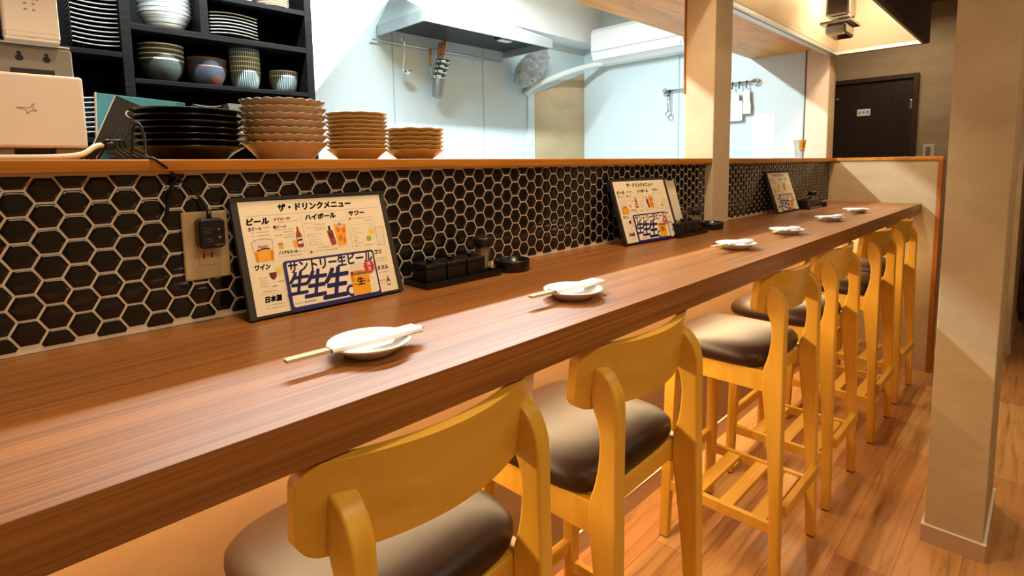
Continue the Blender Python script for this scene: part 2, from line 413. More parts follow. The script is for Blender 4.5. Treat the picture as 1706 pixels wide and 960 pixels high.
# door
b = B(); bx(b, 5.925, 5.96, -.116, .66, 0, 1.99, .002); d1 = struct('door_1', b, M['darkdoor'])
b = B(); bx(b, 5.90, 5.96, -.156, -.116, 0, 2.03, .003); bx(b, 5.90, 5.96, .66, .70, 0, 2.03, .003); bx(b, 5.90, 5.96, -.116, .66, 1.99, 2.03, .003)
struct('door_frame', b, M['doorframe'], d1)
b = B(); bx(b, 5.917, 5.926, -.118, -.10, 1.72, 1.80, .001); struct('hinge', b, M['chrome'], d1)
b = B(); cyl(b, (5.925, .478, 1.84), (5.895, .478, 1.845), .008); cyl(b, (5.895, .478, 1.845), (5.89, .46, 1.86), .009); struct('coat_hook', b, M['chrome'], d1)
b = B(); bx(b, 5.921, 5.925, .20, .305, 1.685, 1.747, .001)
F = Flat(b, lambda u, v, k: V(5.921-.0006*k, .305-u, 1.685+v))
for i, ch in enumerate('お手洗'): F.text(ch, .010+i*.031, .016, .034+i*.031, .046, 1, 1, .01)
struct('door_sign', b, [M['paper'], M['ink']], d1)
# wall below ledge (under the counter + tiled splash)
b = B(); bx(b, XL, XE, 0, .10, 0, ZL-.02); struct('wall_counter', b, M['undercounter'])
b = B(); bx(b, XL, XE, -.006, 0, 0, .072); bx(b, XL, XE, -.007, 0, .072, .075, 0, 1); struct('baseboard_counter', b, [M['base'], M['caulk']])
# partition at counter end
b = B(); bx(b, XE, XE+.10, -.562, .016, 0, 1.267); pt = struct('wall_partition', b, M['beige'])
b = B(); bx(b, XE-.008, XE+.108, -.584, .016, 1.267, ZL, .002); struct('trim_6', b, M['ledge'])
b = B(); bx(b, XE-.008, XE+.108, -.584, -.562, 0, 1.267, .002); struct('trim_7', b, M['trimwood'])
b = B(); bx(b, XE-.006, XE, -.562, 0, 0, .06); struct('baseboard_partition', b, M['base'])
# pillars
b = B(); bx(b, 2.122, 2.285, -.037, .09, 1.0112, 2.0, .003)
struct('pillar_counter', b, M['postwood'])
b = B(); bx(b, 2.118, 2.13, .09, .096, 1.56, 1.99); struct('trim_8', b, M['trimwood'])
b = B(); bx(b, 2.115, 2.52, -.943, -.794, 0, 2.62, .003); struct('pillar_aisle', b, M['beige'])
b = B(); bx(b, 2.108, 2.527, -.950, -.787, 0, .058, .001); bx(b, 2.107, 2.528, -.951, -.786, .058, .061, 0, 1); struct('baseboard_pillar', b, [M['base'], M['caulk']])

# ------------------------------------------------------------------ hexagon tiled splash
def clip(poly, x0, x1, z0, z1):
    for ax, lim, sgn in ((0, x0, 1), (0, x1, -1), (1, z0, 1), (1, z1, -1)):
        out = []
        for i in range(len(poly)):
            a, c = poly[i], poly[(i+1) % len(poly)]; da, dc = sgn*(a[ax]-lim), sgn*(c[ax]-lim)
            if da >= 0: out.append(a)
            if da*dc < 0: t = da/(da-dc); out.append((a[0]+(c[0]-a[0])*t, a[1]+(c[1]-a[1])*t))
        poly = out
        if not poly: return []
    return poly
S = .037
def splash(name, xa, xb):
    b = B(); bx(b, xa, xb, -.0042, 0, ZC+.0005, 1.268, 0, 1)
    R = S/math.sqrt(3)-.0019
    for k in range(int(xa/(S*.866))-2, int(xb/(S*.866))+3):
        cx = k*S*.8660254
        for r in range(-8, 5):
            cz = (6.4288+26.7)*S+(r+(.5 if k % 2 else 0))*S
            hexa = [(cx+R*math.cos(PI/3*i), cz+R*math.sin(PI/3*i)) for i in range(6)]
            p = clip(hexa, xa+.001, xb-.001, ZC+.0065, 1.2635)
            if len(p) < 3: continue
            mx = sum(q[0] for q in p)/len(p); mz = sum(q[1] for q in p)/len(p)
            if max(abs(q[0]-mx) for q in p) < .003 or max(abs(q[1]-mz) for q in p) < .003: continue
            tx, tz = random.uniform(-.012, .012), random.uniform(-.012, .012)
            dome = random.uniform(.0002, .0007)
            def ring(sc_, y): return [b.verts.new(V(mx+(q[0]-mx)*sc_, y-tx*(q[0]-mx)-tz*(q[1]-mz), mz+(q[1]-mz)*sc_)) for q in p]
            rs = [ring(1, -.003), ring(1, -.0049), ring(.968, -.0054), ring(.6, -.0054-dome*.75)]
            ctr = b.verts.new(V(mx, -.0054-dome, mz)); n = len(p)
            for a, c in zip(rs, rs[1:]):
                for i in range(n):
                    f = b.faces.new((a[i], a[(i+1) % n], c[(i+1) % n], c[i])); f.smooth = True
            for i in range(n): f = b.faces.new((rs[-1][i], rs[-1][(i+1) % n], ctr)); f.smooth = True
    b.normal_update()
    return struct(name, b, [M['blackglaze'], M['grout']])
splash('wall_splash', XL, 2.121)
splash('wall_splash_far', 2.286, XE-.012)

# ------------------------------------------------------------------ ledge + counter
b = B(); prism(b, [(XL, -.036), (2.121, -.036), (2.121, .092), (2.286, .092), (2.286, -.036), (XE-.014, -.036), (XE-.014, .40), (XL, .40)], 'z', 1.268, ZL)
tag(link('serving_ledge', b, M['ledge'], bev=.002), 'long orange wood serving ledge above the black hexagon tiles', 'ledge')
b = B(); prism(b, [(XL, -.492), (XE-.001, -.492), (XE-.001, -.0032), (XL, -.0032)], 'z', .957, ZC)
tag(link('bar_counter', b, M['counter'], bev=.0015), 'long brown wood bar counter set with six plates', 'counter')

# ------------------------------------------------------------------ bar stools
def make_stool(label, loc, rz):
    t = thing('bar_stool', label, 'bar stool', loc, (0, 0, rz), 'bar stools along the counter')
    # rear legs: shaped boards in the side view (y,z), splayed in x.  local y=0 is world -0.34
    prof = [(-.187, .0035), (-.182, .30), (-.179, .60), (-.177, .75), (-.178, .84), (-.175, .866), (-.166, .889), (-.153, .905), (-.140, .913), (-.129, .913), (-.123, .906),
            (-.122, .852), (-.129, .833), (-.138, .811), (-.142, .785), (-.141, .755), (-.137, .722), (-.130, .693), (-.121, .668),
            (-.120, .640), (-.121, .606), (-.126, .570), (-.134, .50), (-.142, .42), (-.150, .30), (-.156, .15), (-.160, .0035)]
    for it in range(2):
        q = [prof[0]]
        for A, C in zip(prof, prof[1:]):
            q += [(A[0]*.75+C[0]*.25, A[1]*.75+C[1]*.25), (A[0]*.25+C[0]*.75, A[1]*.25+C[1]*.75)]
        prof = q+[prof[-1]]
    for s in (-1, 1):
        bm = B(); fs = prism(bm, prof, 'x', -.0155, .0155)
        for v in bm.verts: v.co.x += s*(.172-.020*v.co.z)
        fo = link('rear_leg', bm, M['stool'], t, bev=.004, smooth_angle=40)
        bm = B(); bx(bm, s*.172-.012, s*.172+.012, -.185, -.162, 0, .004); link('foot_pad', bm, M['rubber'], fo)
    for s in (-1, 1):
        bm = B(); x = s*.170
        bot = [(x-.014, .170), (x+.014, .170), (x+.014, .199), (x-.014, .199)]; xt = s*.158
        top = [(xt-.018, .148), (xt+.018, .148), (xt+.018, .186), (xt-.018, .186)]
        lo = [bm.verts.new(V(p, q, 0.003)) for p, q in bot]; hi = [bm.verts.new(V(p, q, .655)) for p, q in top]
        bm.faces.new(lo[::-1]); bm.faces.new(hi)
        for i in range(4): bm.faces.new((lo[i], lo[(i+1) % 4], hi[(i+1) % 4], hi[i]))
        fo = link('front_leg', bm, M['stool'], t, bev=.003)
        bm = B(); bx(bm, x-.012, x+.012, .172, .197, 0, .0035); link('foot_pad', bm, M['rubber'], fo)
    # seat frame
    for s in (-1, 1):
        bm = B(); bx(bm, s*.160-.011, s*.160+.011, -.135, .155, .600, .662); link('side_rail', bm, M['stool'], t, bev=.002)
    bm = B(); bx(bm, -.150, .150, .158, .178, .605, .662); link('front_rail', bm, M['stool_x'], t, bev=.002)
    bm = B(); bx(bm, -.152, .152, -.120, -.102, .612, .655); link('rear_rail', bm, M['stool_x'], t, bev=.002)
    # footrest
    for s in (-1, 1):
        bm = B(); bx(bm, s*.1655-.009, s*.1655+.009, -.165, .172, .172, .206); link('foot_rail', bm, M['stool'], t, bev=.002)
    for y in (-.115, -.015, .085):
        bm = B(); bx(bm, -.157, .157, y-.0225, y+.0225, .186, .200); link('slat', bm, M['stool_x'], t, bev=.002)
    bm = B(); bx(bm, -.155, .155, -.195, -.175, .232, .266); link('stretcher', bm, M['stool_x'], t, bev=.002)
    bm = B(); bx(bm, -.155, .155, .172, .192, .232, .266); link('stretcher', bm, M['stool_x'], t, bev=.002)
    # backrest board, bowed backwards in the middle
    bm = B(); N = 36; cols = []; W = .203; r = .028; zt, zb = .953, .837
    us = [-1+2*i/N for i in range(N+1)]
    us = sorted(set(us + [s*(1-r/W*k) for s in (-1, 1) for k in (.02, .1, .25, .5, .75)]))
    for u in us:
        x = u*W+.005; e = W-abs(x-.005); cut = 0 if e >= r else r-math.sqrt(max(0, r*r-(r-e)**2))
        yr = -.169+.056*u*u; sag = .006*(1-u*u)
        c4 = []
        for (dy, top) in ((0, 0), (0, 1), (.019, 1), (.019, 0)):
            z = (zt-cut-sag*.4) if top else (zb+cut-sag)
            c4.append(bm.verts.new(V(x, yr+dy-(z-.90)*.12, z)))
        cols.append(c4)
    for a, c in zip(cols, cols[1:]):
        for i in range(4): bm.faces.new((a[i], a[(i+1) % 4], c[(i+1) % 4], c[i]))
    bm.faces.new(cols[0][::-1]); bm.faces.new(cols[-1]); bmesh.ops.recalc_face_normals(bm, faces=bm.faces)
    link('backrest', bm, M['stool_x'], t, bev=.004, smooth_angle=35)
    # cushion
    bm = B(); prev = None; n = 64
    def loop(hx, hy, z, e=5.0):
        vs = []
        for i in range(n):
            a = 2*PI*i/n; c, s_ = math.cos(a), math.sin(a)
            vs.append(bm.verts.new(V(hx*math.copysign(abs(c)**(2/e), c), .043+hy*math.copysign(abs(s_)**(2/e), s_), z)))
        return vs
    L = [loop(.163, .150, .6625), loop(.176, .163, .6625), loop(.183, .170, .670), loop(.186, .173, .682), loop(.185, .172, .695), loop(.178, .165, .708, 4.5), loop(.160, .148, .718, 4), loop(.12, .11, .724, 3), loop(.06, .055, .727, 2.4)]
    for a, c in zip(L, L[1:]):
        for i in range(n): bm.faces.new((a[i], a[(i+1) % n], c[(i+1) % n], c[i])).smooth = True
    bm.faces.new(L[0][::-1]); bm.faces.new(L[-1]).smooth = True
    link('seat_cushion', bm, M['leather'], t)
    return t
spots = [(.366, -.345, .065, 'nearest wooden bar stool, its seat partly cut off at the bottom of the photo'),
         (.868, -.345, .025, 'second wooden bar stool from the camera, standing before the second plate'),
         (1.714, -.343, 0, 'third wooden bar stool from the camera, whole slatted footrest in view'),
         (2.245, -.34, 0, 'fourth wooden bar stool from the camera, third from the partition'),
         (2.905, -.345, 0, 'fifth wooden bar stool from the camera, second from the partition'),
         (3.455, -.345, -.02, 'farthest wooden bar stool, right beside the wood-edged partition')]
st0 = make_stool(spots[0][3], (spots[0][0], spots[0][1], 0), spots[0][2])
for x, y, a, lab in spots[1:]: dup(st0, (x, y, 0), (0, 0, a), lab)

# ------------------------------------------------------------------ plates + chopsticks on the counter
def plate_bm(bm, R, foot, h, th=.004, mod=None, seg=40, mi=0, rimmi=None):
    prof = [(0, .002), (foot*.9, .002), (foot, 0), (foot+.003, 0), (foot+.004, .003), (R*.8, h*.55), (R-.001, h-.0015), (R, h), (R-.003, h+.0008), (R*.78, h*.55+th), (foot, .003+th), (0, .003+th)]
    mis = None
    if rimmi is not None: mis = [mi]*6+[rimmi, rimmi]+[mi]*3
    return lathe(bm, prof, seg=seg, mod=mod, mi=mi, mis=mis)
bm = B(); plate_bm(bm, .0585, .032, .018)
pl0 = tag(link('side_plate', bm, M['ceramic'], loc=(.337, -.360, ZC)), 'nearest small white plate on the counter, in front of the first menu', 'plate', 'white side plates along the counter')
def make_chop(label, loc, rz):
    t = thing('chopsticks', label, 'chopsticks', loc, (0, 0, rz), 'wrapped chopsticks on the side plates')
    for y in (-.0032, .0032):
        bm = B(); prism(bm, [(y-.0029, 0), (y+.0029, 0), (y+.0027, .0045), (y-.0027, .0045)], 'x', -.107, .094); link('chopstick', bm, M['bamboo'], t, bev=.0006)
    bm = B(); pts = [(-.050, .0105), (.086, .0150)]
    lo = [bm.verts.new(V(x, s*w_, z)) for (x, w_) in pts for s in (-1, 1) for z in (-.0006,)]; hi = [bm.verts.new(V(x, s*w_, .0056)) for (x, w_) in pts for s in (-1, 1)]
    mid = [bm.verts.new(V(x, s*(w_+.002), .002)) for (x, w_) in pts for s in (-1, 1)]
    for q in ((lo[0], lo[2], lo[3], lo[1]), (hi[0], hi[1], hi[3], hi[2]), (lo[0], mid[0], mid[2], lo[2]), (mid[0], hi[0], hi[2], mid[2]), (lo[1], lo[3], mid[3], mid[1]), (mid[1], mid[3], hi[3], hi[1])): bm.faces.new(q)
    bmesh.ops.recalc_face_normals(bm, faces=bm.faces)
    link('paper_sleeve', bm, M['paper'], t)
    return t
cs = [(.322, -.370, -.03), (.765, -.376, -.06), (1.535, -.372, -.13), (1.97, -.378, -.05), (2.545, -.37, -.14), (2.985, -.365, -.09)]
plx = [(.337, -.360), (.774, -.376), (1.571, -.366), (2.015, -.364), (2.574, -.357), (3.075, -.345)]
ordn = ['nearest', 'second', 'third', 'fourth', 'fifth', 'farthest']
where = ['in front of the first menu', 'in front of the condiment tray with toothpicks', 'in front of the pillar', 'just beyond the pillar', 'in front of the farthest menu', 'nearest the partition']
ch0 = make_chop('wrapped chopsticks on the nearest plate, in front of the first menu', (cs[0][0], cs[0][1], ZC+.0186), cs[0][2])
for i in range(1, 6):
    dup(pl0, (plx[i][0], plx[i][1], ZC), None, f'{ordn[i]} small white plate on the counter, {where[i]}')
    dup(ch0, (cs[i][0], cs[i][1], ZC+.0186), (0, 0, cs[i][2]), f'wrapped chopsticks on the {ordn[i]} plate, {where[i]}')

# ------------------------------------------------------------------ menus
def make_menu(label, loc, rz):
    t = thing('drink_menu', label, 'menu', loc, (-.315, 0, rz), 'drink menus leaning on the tiles')
    bm = B(); bx(bm, -.152, .152, .0015, .012, 0, .216, .001); bx(bm, -.152, -.1415, 0, .0015, 0, .216); bx(bm, .1415, .152, 0, .0015, 0, .216); bx(bm, -.1415, .1415, 0, .0015, .2095, .216)
    link('menu_cover', bm, M['board'], t)
    # printed sheet
    names = ['sheet', 'ink', 'greyink', 'redink', 'amber', 'amber2', 'foam', 'brownred', 'wine', 'lime', 'lemon', 'line']
    I = {k: i for i, k in enumerate(names)}; bm = B()
    bx(bm, -.1405, .1405, .0004, .0014, .005, .208, 0, 0)
    F = Flat(bm, lambda u, v, k: V((u-140.5)/1000, .0004-.00018*k, .005+v/1000))
    K, G, RD, LN = I['ink'], I['greyink'], I['redink'], I['line']
    F.text('ザ・ドリンクメニュー', 68, 182, 213, 195, K, 1, .045, .15)
    for a, b_, c, d in ((9, 175.8, 271, 176.4), (107, 97, 107.5, 172), (199.5, 96, 200, 173), (12, 35.3, 54, 35.7), (108, 103.3, 196, 103.6), (203, 143.5, 240, 143.8), (9, 90.5, 58, 90.8), (246, 60, 270, 60.3)): F.rect(a, b_, c, d, LN)
    F.text('ビール', 10.5, 160.5, 48, 172, K, 1, .05, .2); F.text('生ビール', 10.5, 150, 33, 156, K, 1, .03, .1); F.text('ASAHI', 36, 152.5, 47, 155.5, RD)
    F.text('生中　¥550(税込605円)', 14, 144.6, 45, 147.2, G); F.text('生小　¥450(税込495円)', 14, 138.6, 45, 141.2, G)
    F.text('まずは一杯!', 57.5, 164.8, 87, 170, RD, 1, .02, .2); F.text('当店までこだわってます!', 64, 160.2, 100, 163.2, RD, 1, 0, .1)
    F.text('瓶ビール', 53.5, 150.2, 77, 155.6, K, 1, .03, .1); F.text('アサヒスーパードライ', 54, 145.4, 89, 148.4, K); F.text('¥600(税込660円)', 69, 141.2, 89, 143.6, G)
    F.text('アサヒ生ビール マルエフ', 53, 135.6, 89, 138.6, K); F.text('¥600(税込660円)', 69, 131.3, 89, 133.7, G)
    # beer mug, small glasses, bottle
    F.poly([(11, 129), (14, 93), (45.5, 93), (48, 130), (38, 133.5), (20, 133)], I['foam']); F.poly([(13.2, 112), (14.5, 93.5), (45, 93.5), (46.8, 113), (30, 114.5)], I['amber'], 2)
    F.poly([(14.5, 110), (15.5, 94), (19, 94), (18, 110)], I['amber2'], 3); F.poly([(41, 111), (40.5, 94), (44.4, 94), (46, 111)], I['amber2'], 3); F.poly([(18, 112), (30, 115), (41, 114), (41, 116), (30, 117), (18, 114)], K, 3)
    F.text('Asahi', 21, 117, 39, 123, RD, 3, .01, .2); F.stroke([(11, 129), (20, 133), (38, 133.5), (48, 130)], .6, G, 3); F.stroke([(11, 129), (13.2, 112)], .5, G, 3); F.stroke([(48, 130), (46.8, 113)], .5, G, 3)
    F.poly([(56, 127), (57.5, 111), (65, 111), (66, 127)], I['foam']); F.poly([(56.4, 123), (57.7, 112.5), (64.8, 112.5), (65.7, 123)], I['amber'], 2); F.poly([(56.4, 123), (56.8, 119), (65.4, 120), (65.7, 123)], I['amber2'], 3)
    F.poly([(82.5, 129), (84.5, 111), (92, 111), (92, 129)], I['foam']); F.poly([(83, 124), (84.6, 112), (91, 112), (91, 124)], I['amber'], 2)
    F.poly([(95, 150), (98, 150), (98.5, 143), (102, 134), (103, 113), (101, 111), (92.5, 111), (91.2, 113), (91.5, 135), (94.5, 143)], I['brownred'], 3); F.poly([(92.5, 129), (101.8, 130), (102, 118), (92.5, 117)], I['foam'], 4); F.poly([(92.6, 126), (101.8, 127), (101.9, 123.5), (92.6, 122.5)], K, 5)
    F.text('ノンアルコール', 55, 102, 89, 107.5, K, 1, .045, .15); F.text('瓶ビール', 90.5, 102.5, 103, 105, K); F.text('アサヒゼロ　¥450(税込495円)', 54, 96.3, 96, 99, G)
    F.text('ハイボール', 115.5, 161.5, 176, 172, K, 1, .05, .2)
    for s_, a, v0, c in (('角ハイボール', 112, 153.5, 133), ('¥500(税込550円)', 130, 149.6, 151), ('ブラックニッカハイボール', 113, 144, 151), ('¥500(税込550円)', 131, 140, 151), ('濃い目ハイボール', 113, 131, 141), ('コークハイ', 113, 126, 130), ('ジンジャーハイ', 113, 121, 137), ('ゆずハイボール', 113, 116, 138), ('カルピスハイボール', 113, 111, 144), ('各¥550(税込605円)', 129, 105, 152)): F.text(s_, a, v0, c, v0+2.6, G)
    F.rect(112, 97, 116.5, 101.5, RD); F.text('メガハイボール　¥800(税込880円)', 118, 98, 167, 101, G)
    F.poly([(152, 136), (157, 107), (167.5, 109), (164, 138)], I['brownred']); F.rect(156, 137, 160.5, 146, I['ink'], 2); F.poly([(155, 131), (162, 132), (163, 122), (157, 121)], I['wine'], 2)
    F.poly([(167.5, 158), (170, 102), (187, 102), (195.5, 157)], I['foam']); F.poly([(168, 148), (170.4, 106), (187, 106), (194, 147)], I['amber'], 2)
    for q in ([(171, 140), (178, 144), (180, 134), (173, 131)], [(183, 138), (190, 141), (190, 130), (184, 129)], [(173, 124), (181, 127), (182, 117), (174, 114)], [(184, 120), (189, 121), (187, 110), (182, 110)]): F.poly(q, I['amber2'], 3)
    F.poly([(176, 150), (184, 152), (184, 142), (177, 141)], I['foam'], 4); F.disc(180.5, 147, 2.6, G, 5)
    F.ring(192, 124, 8, 10, I['foam'], 1, 16, -1.7, 1.7)
    F.text('サワー', 204.5, 163, 239, 172, K, 1, .05, .2); F.rect(203, 154.5, 207, 158.5, RD); F.text('こだわり酒場のレモンサワー', 209, 155, 256, 158, G); F.text('¥450(税込495円)', 235, 149, 256, 151.5, G)
    for k, (s_, wd) in enumerate((('プレーン', 12), ('ゆず', 6), ('グレープフルーツ', 24), ('ライム', 9), ('カルピス', 12), ('巨峰', 6), ('ウーロンハイ', 18), ('緑茶ハイ', 12))): F.text(s_, 205, 135-k*5.1, 205+wd, 137.6-k*5.1, G)
    F.text('各¥450(税込495円)', 224, 98.5, 248, 101, G)
    F.poly([(241, 147), (262, 147), (256, 128), (252, 112), (247, 112), (247, 128)], I['foam']); F.disc(246, 126, 6.5, I['lemon'], 2); F.disc(238, 113, 5.6, I['lime'], 2)
    F.rect(256, 97, 272, 134, I['foam']); F.stroke([(257, 134), (255.5, 97), (271, 97), (275, 134), (257, 134)], .5, G, 2)
    F.text('ワイン', 10.5, 79, 36, 88, K, 1, .05, .2)
    for k, s_ in enumerate(('赤 グラス', '白 グラス', '赤 デカンタ', '白 デカンタ')): F.text(s_, 15, 63-k*5, 27, 66-k*5, G)
    F.text('各¥400(税込440円)', 16, 38.5, 41, 41, G)
    F.poly([(32, 72), (33, 64), (37, 59.5), (40, 59.5), (44, 64), (45, 72)], I['wine'], 2); F.rect(38, 48, 39, 60, I['foam'], 2); F.rect(34, 47, 43, 48, G, 2)
    F.poly([(44, 84), (44, 72), (48, 67), (51, 67), (54, 72), (54, 84)], I['foam']); F.poly([(44.2, 78), (44.5, 72), (48, 67.5), (51, 67.5), (53.6, 72), (53.8, 78)], I['lemon'], 2); F.rect(48.8, 55, 49.8, 67, I['foam'], 2); F.rect(45, 54, 54, 55, G, 2)
    F.text('日本酒', 18.5, 21, 46, 31.5, K, 1, .045, .15); F.text('一合　¥600(税込660円)', 16, 14.5, 49, 17, G); F.text('二合　¥900(税込990円)', 16, 9, 49, 11.5, G)
    F.text('コリ', 243.5, 78.5, 259, 87, K, 1, .045, .15); F.text('¥600(税込660円)', 246, 68, 268, 70.4, G); F.text('¥1,700(税込)', 246, 63.5, 268, 66, G)
    F.text('ミスル', 243.5, 46, 268, 53.5, K, 1, .045, .15); F.text('¥2,500(税込)', 244, 38.8, 270, 41.3, G)
    F.poly([(258, 12), (258, 22), (260.5, 27), (261, 31), (263, 31), (263.5, 27), (266, 22), (266, 12)], G); F.rect(259, 14, 265, 20, I['foam'], 2); F.text('¥500', 242, 22.5, 256, 25, G); F.text('ロック', 242, 17, 254, 19.5, G)
    link('menu_sheet', bm, [M[k] for k in names], t)
    # blue bordered special card
    nm2 = ['navy', 'card', 'amber', 'amber2', 'foam', 'redink', 'paper', 'greyink', 'ink']; J = {k: i for i, k in enumerate(nm2)}; bm = B()
    put = lambda u, v, k: V((u-140.5)/1000, -.0018-.00018*k, .005+v/1000)
    prism(bm, [((u-140.5)/1000, .005+v/1000) for u, v in rrect(58, -4.5, 240, 88.5, 5)], 'y', -.0018, -.0008)
    F = Flat(bm, put); F.poly(rrect(63.5, 3.5, 236.5, 84.5, 4), 1, 1)
    F.text('サントリー生ビール', 66, 65.5, 235, 86.5, 0, 2, .026, .06)
    F.text('生', 63, 26, 98, 66, 0, 2, .024, .28); F.text('生', 93, 17, 132, 65, 0, 2, .024, .28); F.text('生', 128, 8.5, 175, 64, 0, 2, .024, .28); F.ring(178, 15, 6.5, 11.5, 0, 2)
    F.poly([(183, 63), (184, 50), (221.5, 48), (223, 60), (212, 65), (192, 66)], J['foam'], 3); F.poly([(182, 50), (180.5, 4), (217.5, 3.5), (222, 48), (200, 51)], J['amber'], 3); F.poly([(182, 50), (181, 30), (186, 30), (187, 50)], J['amber2'], 4); F.poly([(182, 50), (182, 43), (221.5, 42), (222, 48), (200, 51)], J['amber2'], 4)
    F.poly([(186, 44), (199, 47), (215, 46), (215, 43), (199, 43.5)], J['greyink'], 5)
    F.ring(222, 26, 8, 9.5, J['foam'], 3, 18, -1.6, 1.6)
    F.text('生', 193, 23, 207.5, 38, J['ink'], 5, .02); F.text('ビール', 207.5, 26, 218.5, 32, J['ink'], 5, .01); F.rect(184, 24.5, 192, 26.5, J['amber2'], 5)
    F.poly([(224+(13.5 if i % 2 else 9)*math.cos(PI*i/18), 56+(16 if i % 2 else 11)*math.sin(PI*i/18)) for i in range(36)], J['redink'], 6)
    F.text('爽', 220, 57, 228, 66, J['paper'], 7, .01); F.text('生', 220, 47, 228, 55.5, J['paper'], 7, .01)
    F.text('水と生きる', 66, 8.4, 81, 11, J['navy'], 2); F.text('SUNTORY', 83.5, 8, 106, 11.2, J['ink'], 2, .01)
    link('special_card', bm, [M[k] for k in nm2], t)
    return t
m0 = make_menu('nearest drink menu, leaning beside the power outlet', (.4245, -.0865, ZC+.0038), 0)
dup(m0, (1.544, -.107, ZC+.0038), (-.315, 0, -.075), 'middle drink menu, leaning left of the wall pillar')
dup(m0, (2.922, -.084, ZC+.0038), (-.315, 0, -.02), 'farthest drink menu, leaning beyond the wall pillar near the partition')
b = B(); bx(b, -.05, .05, 0, .003, 0, .20, .0005); o = link('menu_card', b, M['sheet'], loc=(1.80, -.062, ZC+.001)); o.rotation_euler = (-.27, 0, 0)
tag(o, 'plain cream card leaning on the tiles behind the middle drink menu', 'card')

# ------------------------------------------------------------------ condiment sets
wh3 = ['beside the nearest menu', 'beside the middle menu', 'beside the farthest menu']
def tray_bm(bm):
    bx(bm, -.107, .107, -.045, .045, 0, .006, .002)
    for q in ((-.107, .107, -.045, -.040), (-.107, .107, .040, .045), (-.107, -.102, -.040, .040), (.102, .107, -.040, .040)): bx(bm, *q, .004, .014, .0012)
def make_tray(label, loc):
    bm = B(); tray_bm(bm); return tag(link('condiment_tray', bm, M['blacklacquer'], loc=loc), label, 'tray', 'condiment trays on the counter')
def make_box(label, loc):
    t = thing('condiment_box', label, 'condiment box', loc, (0, 0, 0), 'square condiment boxes on the trays')
    bm = B(); bx(bm, -.0265, .0265, -.0265, .0265, 0, .033, .002); link('box_body', bm, M['blackbox'], t)
    bm = B(); bx(bm, -.0275, .0275, -.0275, .0275, .0332, .044, .003); ld = link('lid', bm, M['blackbox'], t)
    bm = B(); lathe(bm, [(0, .044), (.005, .044), (.0055, .047), (.009, .049), (.007, .053), (0, .0545)], seg=16); link('knob', bm, M['blacklacquer'], ld)
    return t
def make_jar(label, loc):
    t = thing('toothpick_jar', label, 'jar', loc, (0, 0, 0), 'toothpick jars on the trays')
    bm = B(); lathe(bm, [(0, 0), (.0185, 0), (.0200, .003), (.0212, .060), (.0196, .062), (.0186, .006), (0, .0045)], seg=28); link('glass_body', bm, M['glass'], t)
    bm = B(); lathe(bm, [(0, .0625), (.0215, .0625), (.0232, .064), (.0235, .080), (.021, .083), (0, .084)], seg=28); link('jar_lid', bm, M['blackplastic'], t)
    bm = B(); rr = random.Random(3)
    for k in range(70):
        a = rr.uniform(0, 2*PI); r0 = .011*math.sqrt(rr.random()); a2 = a+rr.uniform(-.8, .8); r1 = .0172*math.sqrt(rr.uniform(.3, 1))
        cyl(bm, (r0*math.cos(a), r0*math.sin(a), .0065), (r1*math.cos(a2), r1*math.sin(a2), .0600), .0010, 5)
    o = link('toothpicks', bm, M['toothpick'], t); o['kind'] = 'stuff'
    return t
def make_ash(label, loc):
    bm = B(); lathe(bm, [(0, 0), (.042, 0), (.0450, .003), (.0455, .026), (.0435, .028), (.041, .026), (.039, .008), (0, .007)], seg=36)
    return tag(link('ashtray', bm, M['blacklacquer'], loc=loc), label, 'ashtray', 'round black ashtrays on the counter')
sets = [(0, 0), (1.045, -.022), (2.49, -.01)]
t0 = j0 = a0 = None; b0 = None
for i, (dx, dy) in enumerate(sets):
    lt = (.724+dx, -.070+dy, ZC)
    ltr = f'black lacquer condiment tray {wh3[i]}'
    t0 = (make_tray(ltr, lt) if t0 is None else (dup(t0, lt, None, ltr), t0)[1])
    for k in range(3):
        lb = (.652+.0570*k+dx, -.074+dy, ZC+.0065); pos = ['left', 'middle', 'right'][k]
        lab = f'{pos} square black condiment box of three on the tray {wh3[i]}'
        if b0 is None: b0 = make_box(lab, lb)
        else: dup(b0, lb, None, lab)
    lj = (.812+dx, -.070+dy, ZC+.0065); labj = f'glass toothpick jar with black lid on the tray {wh3[i]}'
    if j0 is None: j0 = make_jar(labj, (lj[0], lj[1], lj[2]))
    else: dup(j0, lj, None, labj)
    la = (.8945+dx+(.06 if i == 1 else 0), -.086+dy*(.3), ZC); laba = f'round black ashtray at the end of the tray {wh3[i]}'
    if a0 is None: a0 = make_ash(laba, la)
    else: dup(a0, la, None, laba)

# ------------------------------------------------------------------ outlet, adapter, cables
t = thing('power_outlet', 'ivory wall outlet plate on the black hexagon tiles', 'outlet', (.235, -.0058, 1.142))
bm = B(); bx(bm, -.0355, .0355, -.007, .0006, -.058, .058, .003); link('cover_plate', bm, M['ivory'], t)
bm = B(); bx(bm, -.014, .014, -.0082, -.0068, -.034, .030, .0008); rc = link('receptacle', bm, M['ivory'], t)
bm = B()
for x in (-.0063, .0063): bx(bm, x-.001, x+.001, -.0087, -.008, -.022, -.013)
link('slots', bm, M['slot'], rc)
t = thing('power_adapter', 'black plug adapter in the ivory wall outlet', 'adapter', (.237, -.0145, 1.163))
bm = B()
prism(bm, rrect(-.020, -.024, .020, .026, .008), 'y', -.026, 0); link('adapter_body', bm, M['blackplastic'], t, bev=.003, smooth_angle=30)
bm = B(); F = Flat(bm, lambda u, v, k: V(u, -.0265, v))
F.text('NEXTEC', .003, -.020, .017, -.017, 0); [F.rect(-.013, .002+k*.004, -.001, .0025+k*.004, 0) for k in range(3)]; F.rect(.008, .006, .011, .009, 0); F.poly([(.008, -.004), (.014, -.004), (.011, -.009)], 0)
